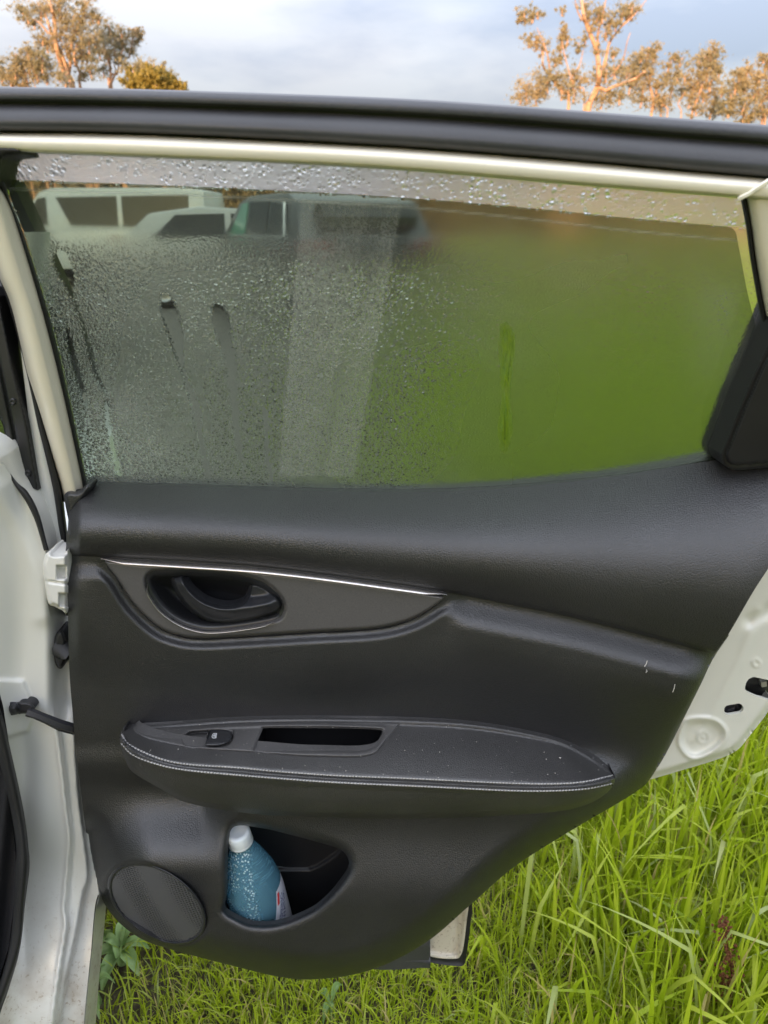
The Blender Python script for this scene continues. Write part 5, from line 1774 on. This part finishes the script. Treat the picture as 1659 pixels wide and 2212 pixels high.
tree(DL + 6, [([(238, 196), (240, 175), (238, 150), (236, 130), (228, 110), (222, 90)], 0.22, 0.06),
              ([(242, 192), (252, 165), (256, 145), (258, 125), (268, 105)], 0.2, 0.05),
              ([(240, 180), (250, 155), (246, 140)], 0.1, 0.04)],
     [(220, 75, 16), (235, 62, 15), (245, 75, 15), (228, 95, 18), (248, 100, 17), (262, 70, 9), (262, 90, 11), (285, 78, 12), (292, 68, 10), (305, 70, 7), (284, 100, 12), (278, 112, 9), (232, 118, 14), (255, 120, 12), (215, 110, 14), (222, 150, 14), (262, 132, 10), (300, 82, 6)],
     "slender eucalyptus with a forked orange trunk right of the tallest left tree", dens=1.0)
tree(DL - 4, [([(62, 196), (62, 165), (66, 145), (60, 130)], 0.14, 0.04), ([(78, 196), (70, 175), (62, 155)], 0.1, 0.03), ([(26, 196), (30, 170), (36, 150)], 0.1, 0.03)],
     [(36, 125, 14), (60, 112, 13), (52, 135, 18), (72, 138, 18), (88, 135, 18), (108, 142, 14), (30, 150, 16), (24, 165, 18), (52, 160, 15), (80, 160, 14), (100, 168, 12), (2, 160, 14), (-6, 135, 10), (128, 162, 12), (140, 175, 12), (30, 178, 16), (52, 180, 14), (84, 115, 10)],
     "low spreading eucalyptus at the far left edge", dens=0.9)
tree(DL - 9, [([(330, 210), (332, 190), (330, 175)], 0.12, 0.05)],
     [(290, 172, 13), (312, 166, 15), (335, 168, 16), (352, 176, 14), (280, 182, 11), (372, 185, 12), (320, 182, 16), (345, 186, 14), (390, 190, 9)],
     "rounded golden green bush below the slender eucalyptus", M_GOLD, dens=1.5, leaf=0.26, group="bushes beyond the field", name="acacia_bush")
tree(DL - 2, [([(330, 200), (328, 170), (320, 150)], 0.08, 0.03)], [(318, 140, 12), (332, 150, 13), (350, 160, 11), (355, 148, 9), (310, 155, 10), (368, 172, 9), (385, 182, 9), (300, 140, 9), (288, 148, 10), (272, 145, 11)],
     "small grey green sapling rising behind the golden bush", dens=0.8)
DR = 55.0
tree(DR, [([(1268, 246), (1272, 225), (1290, 190), (1294, 160), (1290, 115), (1282, 90), (1268, 55), (1260, 30), (1256, -10)], 0.36, 0.08),
          ([(1228, 232), (1215, 200), (1195, 175), (1180, 155), (1172, 135), (1176, 100)], 0.20, 0.05),
          ([(1276, 222), (1310, 195), (1345, 180), (1372, 170), (1392, 155)], 0.2, 0.07),
          ([(1302, 160), (1310, 120), (1318, 90), (1340, 60), (1360, 35), (1368, 10)], 0.13, 0.03),
          ([(1290, 115), (1292, 70), (1300, 40), (1310, -5)], 0.1, 0.03),
          ([(1268, 55), (1250, 30), (1240, -10)], 0.06, 0.02), ([(1340, 60), (1372, 30), (1402, -8)], 0.05, 0.02),
          ([(1262, 220), (1240, 195), (1232, 165), (1220, 120), (1214, 90)], 0.09, 0.03), ([(1195, 175), (1190, 160), (1180, 110), (1160, 60)], 0.06, 0.02),
          ([(1320, 165), (1345, 130), (1355, 90), (1362, 70)], 0.06, 0.02), ([(1236, 165), (1252, 140), (1262, 100)], 0.05, 0.02)],
     [(1135, 28, 11), (1125, 35, 7), (1150, 38, 8), (1162, 30, 7), (1144, 88, 10), (1160, 90, 12), (1172, 105, 8), (1120, 42, 5), (1215, 80, 8), (1218, 60, 7), (1225, 85, 10), (1212, 105, 6), (1262, 12, 9), (1270, 40, 9), (1290, 30, 12), (1302, 36, 10), (1278, 65, 9), (1318, 48, 9), (1330, 55, 8), (1355, 20, 14), (1365, 25, 12), (1345, 30, 9), (1292, 112, 8), (1250, 100, 9), (1325, 115, 8), (1200, 130, 9), (1210, 128, 7), (1265, 84, 7), (1310, 75, 8), (1215, 25, 6), (1140, 195, 18), (1165, 180, 18), (1185, 175, 18), (1200, 165, 14), (1215, 190, 18), (1125, 208, 12), (1240, 160, 14), (1255, 175, 12), (1160, 205, 16), (1240, 200, 14), (1290, 165, 12), (1310, 160, 12), (1330, 150, 14), (1320, 200, 16), (1340, 205, 15), (1300, 215, 14)],
     "tall sparse eucalyptus with glowing orange limbs above the right of the door", dens=0.75, leaf=0.16, fat=1.3)
tree(DR + 5, [([(1405, 260), (1410, 215), (1402, 180), (1392, 155), (1400, 110)], 0.2, 0.05), ([(1440, 262), (1430, 225), (1412, 200)], 0.12, 0.04)],
     [(1355, 150, 15), (1372, 140, 15), (1385, 120, 12), (1400, 110, 12), (1412, 122, 12), (1395, 140, 16), (1375, 165, 16), (1405, 160, 16), (1360, 185, 15), (1390, 190, 18), (1420, 185, 14), (1415, 215, 16), (1385, 215, 14), (1430, 235, 15), (1440, 165, 13), (1445, 140, 12), (1470, 130, 11), (1458, 120, 8), (1465, 160, 14), (1450, 190, 16), (1475, 195, 14), (1360, 165, 12), (1418, 100, 8), (1432, 215, 12)],
     "bushy eucalyptus directly right of the tall sparse one", dens=0.9)
tree(DR + 1, [([(1492, 262), (1500, 230), (1515, 190), (1520, 160), (1524, 120)], 0.16, 0.05), ([(1470, 262), (1462, 230), (1480, 200)], 0.1, 0.03)],
     [(1545, 105, 8), (1538, 115, 12), (1525, 128, 14), (1512, 138, 14), (1545, 135, 13), (1530, 155, 16), (1510, 165, 16), (1555, 155, 10), (1500, 185, 15), (1535, 180, 14), (1520, 205, 14), (1490, 215, 14), (1545, 210, 14), (1480, 170, 10), (1560, 195, 12), (1505, 235, 12), (1535, 240, 14), (1555, 235, 12)],
     "orange tinged eucalyptus with a pointed crown near the right edge", dens=0.95)
tree(DR - 5, [([(1600, 285), (1610, 240), (1625, 215), (1640, 190)], 0.16, 0.05), ([(1650, 280), (1640, 230), (1670, 195)], 0.14, 0.05)],
     [(1600, 160, 14), (1615, 150, 12), (1590, 185, 16), (1610, 185, 16), (1580, 215, 15), (1605, 225, 18), (1640, 165, 12), (1650, 125, 9), (1655, 140, 10), (1665, 190, 18), (1635, 205, 15), (1650, 245, 20), (1620, 250, 16), (1680, 160, 18), (1690, 230, 24), (1575, 240, 12), (1665, 225, 16)],
     "dense eucalyptus cut off by the right edge of the picture", dens=1.0)

# far wood along the field edge and the belt of trees behind the photographer that keeps the car in shade
M_WOOD = leafy("far_wood_leaf", [(0.12, 0.11, 0.065), (0.17, 0.145, 0.09), (0.20, 0.17, 0.11)], 0.2, 0.7, scale=0.25)


def wood(name, x0, x1, y0, h, n, label, mat=M_WOOD, size=1.1, gap=0.0):
    cs, rs, ns = [], [], []
    for k in range(n):
        x = rng.uniform(x0, x1); hh = h * (0.88 + 0.12 * math.sin(x * 0.31) * math.sin(x * 0.13 + 1)) * rng.uniform(0.9, 1.05)
        nb = 7
        for j in range(nb):
            r = rng.uniform(1.0, 1.7)
            cs.append((x + rng.normal(0, 1.0), y0 + rng.normal(0, 1.8), max(0.6, hh * (j + 0.5) / nb))); rs.append(r); ns.append(60)
    v, q = leaves(cs, rs, ns, size)
    o = big_mesh(name, v, q, mat, None, False)
    tag(o, label, "woodland", kind="stuff")
    return o


wood("far_wood", -60, 75, 84, 8.0, 240, "brownish scrub wood along the far edge of the field", size=0.9)
M_BELT = leafy("belt_leaf", [(0.03, 0.045, 0.012), (0.06, 0.08, 0.025)], 0.15, 0.6, scale=0.3)
wood("shelter_belt", -60, 45, -30, 8.4, 260, "belt of trees behind the photographer shading the car", M_BELT, size=1.6)

# ------------------------------------------------------------------ parked vehicles behind the fogged glass
M_DARKCAR = paint("dark_grey_paint", (0.045, 0.048, 0.055), 0.3, 0.6)
M_TAIL = paint("tail_light_red", (0.22, 0.02, 0.025), 0.2, 0.7)
M_CHROME = metal("chrome_strip", (0.78, 0.78, 0.76), 0.15, 1.0)
M_GREENGL = paint("green_tinted_glass", (0.16, 0.42, 0.30), 0.1, 0.8)


def vehicle(name, loc, heading, prof, width, paintm, label, cabin, windows, wheels, tails, extras=(), wr=0.34, group=None):
    """prof and cabin are side outlines (x forward, z up); windows are (side outline) panels on both flanks"""
    root = empty(name, loc, 0.0)
    tag(root, label, name.split("_")[-1], group)
    h = np.array([math.cos(heading), math.sin(heading), 0]); l = np.array([-h[1], h[0], 0]); up = np.array([0, 0, 1.0])
    P3 = lambda s, o, z: np.array(loc) + h * s + l * o + up * z
    def solid(nm, outline, o0, o1, mat, bev, inset_top=0.0, zref=1.0, ztop=1.8):
        n_ = len(outline); v = []
        for o in (o0, o1):
            for s, z in outline:
                k = o * (1 - inset_top * max(0, (z - zref) / (ztop - zref)))
                v.append(P3(s, k, z))
        f = [list(range(n_)), [n_ + i for i in range(n_)][::-1]] + [[i, n_ + i, n_ + (i + 1) % n_, (i + 1) % n_] for i in range(n_)]
        return MB().add(v, f).build(nm, mat, root, bevel=bev)
    hw = width / 2
    ztop = max(z for _, z in cabin)
    zref = min(z for _, z in cabin)
    solid("body", prof, -hw, hw, paintm, 0.06)
    solid("cabin", cabin, -hw * 0.985, hw * 0.985, paintm, 0.05, 0.14, zref, ztop)
    for nm, mat, outline, side in windows:
        for sgn in ((-1, 1) if side == 'both' else (side,)):
            v0, v1 = [], []
            for s, z in outline:
                k = hw * 0.985 * (1 - 0.14 * max(0, (z - zref) / (ztop - zref)))
                v0.append(P3(s, sgn * (k - 0.03), z)); v1.append(P3(s, sgn * (k + 0.008), z))
            n_ = len(outline)
            f = [list(range(n_)), [n_ + i for i in range(n_)][::-1]] + [[i, n_ + i, n_ + (i + 1) % n_, (i + 1) % n_] for i in range(n_)]
            MB().add(v0 + v1, f).build(nm, mat, root, smooth=False)
    for s in wheels:
        for sgn in (-1, 1):
            wheel(root, P3(s, sgn * (hw - 0.10), wr), l * sgn, wr, 0.2)
    for (s, o, z, ds, do, dz) in tails:
        for sgn in (-1, 1):
            v = [P3(s + a * ds, sgn * o + b * do, z + c * dz) for a in (-1, 1) for b in (-1, 1) for c in (-1, 1)]
            MB().add(v, [[0, 1, 3, 2], [4, 6, 7, 5], [0, 4, 5, 1], [2, 3, 7, 6], [0, 2, 6, 4], [1, 5, 7, 3]]).build("tail_light", M_TAIL, root, bevel=0.02)
    for nm, mat, boxes in extras:
        mb = MB()
        for pts, r in boxes:
            mb.tube([P3(*p) for p in pts], r, 6)
        mb.build(nm, mat, root)
    return root


# white van, side on, front to the left
vehicle("white_van", (-5.95, 17.2, 0.2), R(176), [(-2.3, 0.35), (-2.32, 1.15), (2.05, 1.15), (2.3, 1.02), (2.38, 0.7), (2.36, 0.35)], 1.75, M_BODYW,
        "white van parked side on behind the fogged window", [(-2.28, 1.12), (-2.22, 1.92), (-1.9, 1.98), (1.1, 1.98), (1.35, 1.90), (2.02, 1.14)],
        [("side_window", M_CARGLASS, [(1.20, 1.24), (1.82, 1.24), (1.38, 1.78), (1.20, 1.80)], 'both'),
         ("side_window", M_CARGLASS, [(-0.35, 1.22), (0.70, 1.24), (0.98, 1.80), (-0.35, 1.82)], 'both'),
         ("side_window", M_CARGLASS, [(-1.90, 1.22), (-0.45, 1.22), (-0.45, 1.82), (-1.90, 1.84)], 'both')],
        [1.55, -1.35], [(-2.3, 0.78, 1.0, 0.03, 0.07, 0.22)],
        [("door_handle", M_BLACK, [([(1.12, 0.89, 1.08), (1.28, 0.89, 1.08)], 0.02)])])
# white hatchback between van and dark car, tail to the left
vehicle("white_hatchback", (-2.45, 12.9, 0.2), R(10), [(-1.95, 0.30), (-2.0, 0.95), (-1.8, 1.02), (0.95, 1.02), (1.85, 0.86), (1.98, 0.55), (1.95, 0.28)], 1.70, paint("silver_white_paint", (0.55, 0.56, 0.55), 0.3, 0.5),
        "white hatchback showing its red tail light in front of the van", [(-1.82, 1.0), (-1.35, 1.42), (-0.6, 1.52), (0.3, 1.48), (1.1, 1.0)],
        [("side_window", M_CARGLASS, [(-1.35, 1.04), (-0.2, 1.06), (-0.2, 1.42), (-0.95, 1.40)], 'both'), ("side_window", M_CARGLASS, [(-0.1, 1.06), (0.8, 1.06), (0.25, 1.40), (-0.1, 1.42)], 'both')],
        [1.25, -1.25], [(-1.86, 0.70, 0.98, 0.10, 0.12, 0.08)], wr=0.31)
# dark car close behind the window, seen from its rear left corner
hd = math.atan2(0.89, -0.45)
c_r = np.array([-0.10, 8.9, 0.12]) + 2.3 * np.array([math.cos(hd), math.sin(hd), 0])
vehicle("dark_hatchback", tuple(c_r), hd, [(-2.25, 0.35), (-2.28, 1.12), (-2.1, 1.18), (1.0, 1.12), (2.1, 0.98), (2.25, 0.6), (2.2, 0.32)], 1.84, M_DARKCAR,
        "dark grey car parked close behind the fogged window", [(-2.15, 1.14), (-1.85, 1.60), (-1.5, 1.70), (0.1, 1.70), (0.5, 1.62), (1.2, 1.10)],
        [("side_window", M_CARGLASS, [(-1.75, 1.20), (-1.0, 1.20), (-1.0, 1.60), (-1.60, 1.56)], 'both'), ("side_window", M_CARGLASS, [(-0.92, 1.20), (-0.1, 1.20), (-0.1, 1.62), (-0.92, 1.61)], 'both'), ("side_window", M_GREENGL, [(0.0, 1.20), (0.75, 1.20), (0.30, 1.60), (0.0, 1.62)], 'both')],
        [1.4, -1.35], [(-2.22, 0.72, 1.03, 0.09, 0.20, 0.10)],
        [("chrome_trim", M_CHROME, [([(-1.78, 0.935, 1.18), (0.8, 0.935, 1.18)], 0.018), ([(-1.78, 0.935, 1.18), (-1.62, 0.86, 1.58)], 0.016)]),
         ("rear_window", M_CARGLASS, [([(-2.07, -0.62, 1.42), (-2.07, 0.62, 1.42)], 0.16)])])
